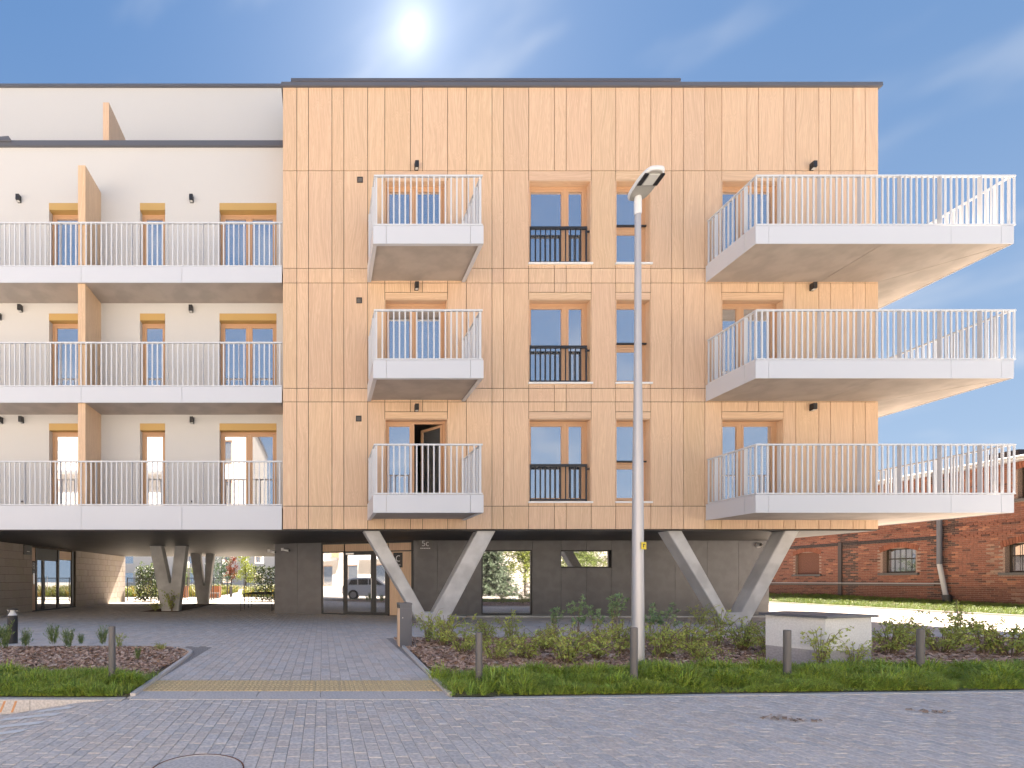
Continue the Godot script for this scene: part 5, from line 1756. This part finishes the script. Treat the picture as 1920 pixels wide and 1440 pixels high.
	bx(bi, "side_panel", M.coping, bp.x + w / 2 - 0.021, bp.x + w / 2 - 0.001, 0.741, 0.809, bp.z - 0.24, bp.z - 0.031)
	bx(bi, "opening", M.mesh_dark, bp.x - w / 2 + 0.001, bp.x - w / 2 + 0.02, 0.741, 0.809, bp.z - 0.235, bp.z - 0.004)
	mi(bi, "lock", cube(Vector3(0.018, 0.018, 0.006)), M.steel, bp + Vector3(-0.05, 0.56, 0.003))
	# utility box with a dark lid, turned to the street
	var fc := Vector3(7.1, 0, -7.37)
	var ub := thing("utility_box", "white rendered utility box with a dark sloping lid", "utility box", fc)
	ub.rotation.y = deg_to_rad(15)
	mi(ub, "plinth", cube(Vector3(0.94, 0.28, 0.78)), M.boxgrey, fc + Vector3(0.5, 0.12, -0.42))
	mi(ub, "body", cube(Vector3(0.945, 0.47, 0.785)), M.boxwhite, fc + Vector3(0.5, 0.261 + 0.235, -0.42))
	e = MB.new()
	e.extrude(PackedVector2Array([Vector2(-0.03, 0.0), Vector2(1.03, 0.0), Vector2(1.03, 0.035), Vector2(0.5, 0.05), Vector2(-0.03, 0.035)]), -0.88, 0.03, 0.006)
	mi(ub, "lid", e.done(), M.coping, fc + Vector3(0, 0.732, 0))
	# bollard light by the small bed
	var lp := floor_at(23.5, 1206.0)
	var bl := thing("bollard_light", "dark bollard light with a clear top behind the small bed", "bollard light", lp)
	e = MB.new()
	e.lathe([Vector2(0.095, 0), Vector2(0.095, 0.56), Vector2(0.03, 0.562)], 24)
	mi(bl, "post", e.done(), M.dark, lp)
	e = MB.new()
	e.lathe([Vector2(0.085, 0.563), Vector2(0.045, 0.63), Vector2(0.04, 0.665)], 24)
	mi(bl, "reflector", e.done(), M.signwhite, lp)
	e = MB.new()
	e.lathe([Vector2(0.092, 0.563), Vector2(0.092, 0.672)], 24)
	mi(bl, "lamp_glass", e.done(), glass(0.3, 0.0), lp)
	e = MB.new()
	e.lathe([Vector2(0.0, 0.672), Vector2(0.096, 0.673), Vector2(0.096, 0.69), Vector2(0, 0.70)], 24)
	mi(bl, "cap", e.done(), M.dark, lp)

# ---------------------------------------------------------------- planting
func shrub_variant(kind: int) -> Array:
	var st := MB.new()
	var lv := MB.new()
	var stems: int = [20, 8, 44, 11][kind]
	for k in stems:
		var an := rng.randf() * TAU
		var out: float = rng.randf_range(0.15, 1.0) * [0.62, 0.28, 0.12, 0.46][kind]
		var h: float = rng.randf_range(0.45, 1.0) * [0.56, 0.90, 0.52, 0.76][kind]
		var dir := Vector3(cos(an), 0, sin(an))
		var p0 := dir * rng.randf_range(0.0, 0.06)
		var p1 := p0 + dir * out * 0.35 + Vector3.UP * h * 0.65
		var p2 := p0 + dir * out * 0.8 + Vector3.UP * h * 0.97
		var p3 := p0 + dir * out * 1.15 + Vector3.UP * h * (0.86 if kind == 0 else 1.02)
		var pts := [p0, p1, p2, p3]
		if kind != 2: st.tube(pts, [0.006, 0.005, 0.0035, 0.0015], 4, false)
		if kind == 2:
			var f := rng.randf_range(0.75, 1.25)
			lv.col = Color(0.25 * f, 0.33 * f, 0.12 * f)
			for j in 16:
				var t := 0.25 + 0.75 * j / 16.0
				var q := p0.lerp(p1, t * 2) if t < 0.5 else p1.lerp(p3, t * 2 - 1)
				leaf_quad(lv, q, (Vector3.UP * 1.2 + rnd_dir() * 0.8).normalized(), rng.randf_range(0.035, 0.07), 0.2)
			continue
		if kind == 1:
			for j in 5:
				var t := 0.45 + 0.13 * j
				var q: Vector3 = p1.lerp(p2, t) if t < 0.75 else p2.lerp(p3, (t - 0.75) / 0.25)
				for m in 9:
					var f := rng.randf_range(0.75, 1.25)
					lv.col = Color(0.28 * f, 0.40 * f, 0.22 * f)
					leaf_quad(lv, q + rnd_dir() * 0.02, (rnd_dir() + Vector3.UP * 0.5).normalized(), rng.randf_range(0.05, 0.085), 0.42)
			continue
		# side twigs with small leaves
		var nt: int = 6 if kind == 0 else 7
		for j in nt:
			var t := 0.2 + 0.8 * j / nt
			var q: Vector3 = p0.lerp(p1, t * 2.0) if t < 0.5 else p1.lerp(p3, (t - 0.5) * 2.0)
			var td := (rnd_dir() + dir * 0.6 + Vector3.UP * 0.25).normalized()
			var tl := rng.randf_range(0.06, 0.15)
			st.tube([q, q + td * tl], [0.0022, 0.001], 3, false)
			for m in (11 if kind == 0 else 12):
				var f := rng.randf_range(0.7, 1.35)
				var yel := rng.randf()
				lv.col = Color((0.40 + 0.12 * yel) * f, (0.50 + 0.03 * yel) * f, 0.14 * f)
				leaf_quad(lv, q + td * tl * rng.randf() + rnd_dir() * 0.012, (rnd_dir() + Vector3.UP * 0.2).normalized(), rng.randf_range(0.024, 0.046), 0.62)
	return [st.done() if st.v.size() else null, lv.done()]

func build_plants() -> void:
	rng.seed = 108
	var vars := []
	for k in 4:
		vars.append([shrub_variant(k), shrub_variant(k), shrub_variant(k)])
	var called := ["low_shrub", "upright_shrub", "herb_clump", "airy_shrub"]
	var list := [
		[802, 1206, 3, 1.0, "leafy green shrub growing against the litter bin"], [832, 1213, 0, 1.15, "bushy green shrub at the foot of the first V column"],
		[868, 1226, 0, 0.9, "yellow-green shrub just before the bollard closest to the path"], [912, 1206, 0, 0.9, "pale low shrub at the back kerb before the narrow wall panel"],
		[928, 1240, 0, 0.85, "low shrub just past the bollard closest to the path"], [960, 1204, 3, 0.95, "thin airy shrub standing before the tall shop window"],
		[985, 1238, 0, 1.0, "dense low shrub on the mulch below the shop window"], [1022, 1222, 0, 0.95, "low shrub behind the mulch right below the shop window edge"],
		[1040, 1202, 1, 0.75, "short blue-green shrub with leaf tufts beside the shop window"], [1078, 1201, 1, 1.0, "tall blue-green shrub with twin leaf tufts under the slit window"],
		[1062, 1246, 0, 1.15, "widest low shrub at the grass edge under the slit window"], [1118, 1238, 0, 1.05, "low shrub between the slit window and the lamp at the grass edge"],
		[1118, 1204, 1, 0.8, "short blue-green shrub under the middle of the slit window"], [1152, 1202, 1, 1.05, "tall blue-green shrub close behind the street lamp"],
		[1165, 1226, 0, 1.1, "low shrub hugging the street lamp foot"], [1216, 1203, 1, 1.0, "tall blue-green shrub just past the street lamp"],
		[1248, 1202, 1, 0.85, "blue-green shrub farthest past the street lamp"], [1238, 1236, 0, 1.1, "low green shrub past the foot of the street lamp"],
		[1290, 1222, 0, 1.15, "spreading low shrub before the second V column"], [1318, 1243, 0, 0.8, "small shrub at the grass edge before the second V column"],
		[1346, 1212, 3, 1.0, "airy green shrub at the foot of the second V column"], [1392, 1222, 0, 1.05, "low shrub between the second V column and the white box"],
		[1440, 1238, 3, 0.85, "airy shrub at the near corner of the white box"], [1538, 1256, 3, 0.85, "branching light green shrub right in front of the white box"],
		[1602, 1254, 3, 0.6, "small sprig at the far corner of the white box"], [1668, 1228, 0, 1.05, "low shrub just beyond the white box"],
		[1700, 1212, 3, 0.95, "thin backlit shrub behind the last bollard"], [1765, 1226, 0, 1.1, "low shrub just past the last bollard"],
		[1800, 1214, 3, 1.15, "tall backlit shrub against the sunlit lane"], [1848, 1228, 3, 1.05, "bushy backlit shrub near the picture edge"], [1896, 1232, 0, 1.2, "low shrub cut by the picture edge"]]
	var left := [[8, 1226, 2, 1.1, "tall herb clump at the bed end beside the bollard light"], [48, 1219, 2, 0.75, "small herb clump beside the bollard light"], [100, 1216, 2, 0.9, "upright herb clump in the middle of the small bed"], [128, 1222, 2, 0.85, "herb clump beside the middle one in the small bed"], [152, 1212, 2, 0.5, "tiny herb sprig at the back edging of the small bed"], [193, 1215, 2, 0.8, "herb clump close behind the bollard of the small bed"], [222, 1216, 3, 0.45, "twiggy little plant right behind the small bed bollard"], [258, 1240, 2, 0.45, "brown-stemmed weed past the small bed bollard"], [300, 1222, 0, 0.3, "tiny green weed near the rounded bed corner"]]
	for set_ in [list, left]:
		for s in set_:
			var p := floor_at(s[0], s[1])
			plant(called[s[2]], s[4], p, vars[s[2]][rng.randi() % 3], s[3], "shrubs in the long bed" if set_ == list else "plants in the small bed")
	plant("low_shrub", "small evergreen at the foot of the near passage column", Vector3(-6.75, 0.012, -21.1), vars[0][0], 0.8, "plants in the passage bed")
	plant("low_shrub", "leafy climber between the legs of the near passage column", Vector3(-6.1, 0.012, -21.15), vars[3][1], 1.2, "plants in the passage bed")
	plant("low_shrub", "small leafy plant at the second V column foot", at(1315.0, 1177.0, 14.9) * Vector3(1, 0, 1), vars[3][2], 0.8, "plants at the column feet")
	# grass on the verges
	var ts := []
	var cs := []
	var n := FastNoiseLite.new()
	n.seed = 31
	n.frequency = 1.1
	while ts.size() < 30000:
		var x := rng.randf_range(1.4, 13.5)
		var z := rng.randf_range(kerb_z(x) - 1.35, kerb_z(x) - 0.03)
		var k := n.get_noise_2d(x, z * 1.5)
		var back := kerb_z(x) - 1.15 + 0.35 * n.get_noise_2d(x * 0.7 + 40, 3.0)
		if z < back: continue
		if x < 1.9 + k and rng.randf() < 0.85: continue
		if k < -0.3 and rng.randf() < 0.6: continue
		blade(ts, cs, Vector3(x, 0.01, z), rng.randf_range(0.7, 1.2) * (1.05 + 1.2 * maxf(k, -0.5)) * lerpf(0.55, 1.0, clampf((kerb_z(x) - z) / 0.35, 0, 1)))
	while ts.size() < 40000:
		var x := rng.randf_range(-6.0, -2.15)
		var z := rng.randf_range(-6.95, -5.68)
		var k := n.get_noise_2d(x + 90, z * 1.5)
		if z < -6.75 + 0.4 * n.get_noise_2d(x * 0.7 + 10, 9.0): continue
		if x > -2.6 + k and rng.randf() < 0.85: continue
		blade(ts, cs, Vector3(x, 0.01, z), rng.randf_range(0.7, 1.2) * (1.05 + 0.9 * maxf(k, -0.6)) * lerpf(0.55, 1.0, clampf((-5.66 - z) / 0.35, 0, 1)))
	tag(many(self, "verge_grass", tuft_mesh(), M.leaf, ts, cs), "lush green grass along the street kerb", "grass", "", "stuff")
	# bark mulch
	ts = []; cs = []
	for k in 52000:
		var x: float
		var z: float
		if k < 38000:
			x = rng.randf_range(1.55, 14.5)
			z = rng.randf_range(-11.4, -7.0)
		else:
			x = rng.randf_range(-7.0, -2.3)
			z = rng.randf_range(-9.8, -6.75)
			if x > -3.3 and Vector2(x + 3.31, z + 8.85).length() > 1.0 and z < -8.85: continue
		var sc := rng.randf_range(0.6, 1.9)
		ts.append(Transform3D(Basis.from_euler(Vector3(rng.randf_range(-0.5, 0.5), rng.randf() * TAU, rng.randf_range(-0.5, 0.5))).scaled(Vector3.ONE * sc), Vector3(x, 0.014 + rng.randf() * 0.02, z)))
		var f := rng.randf()
		var c := Color(0.66, 0.47, 0.37).lerp(Color(0.34, 0.21, 0.15), f)
		if rng.randf() < 0.16: c = Color(0.68, 0.53, 0.43)
		cs.append(c)
	tag(many(self, "bark_mulch", chip_mesh(), M.chip, ts, cs), "reddish brown bark chips covering the planting beds", "mulch", "", "stuff")

func plant(called: String, label: String, p: Vector3, v: Array, s: float, group: String) -> void:
	var o := thing(called, label, "shrub" if called != "herb_clump" else "plant", p, group)
	o.rotation.y = rng.randf() * TAU
	o.scale = Vector3.ONE * s
	if v[0]: mi(o, "stem", v[0], M.stem, p)
	mi(o, "foliage", v[1], M.leaf, p)

func chip_mesh() -> ArrayMesh:
	if cache.has("chip"): return cache.chip
	var cm := MB.new()
	cm.quad(Vector3(-0.022, 0, 0.008), Vector3(0.018, 0.0, 0.011), Vector3(0.024, 0.004, -0.007), Vector3(-0.018, 0.006, -0.010))
	cm.quad(Vector3(-0.022, -0.008, 0.008), Vector3(0.018, -0.008, 0.011), Vector3(0.018, 0.0, 0.011), Vector3(-0.022, 0, 0.008))
	cache.chip = cm.done()
	return cache.chip
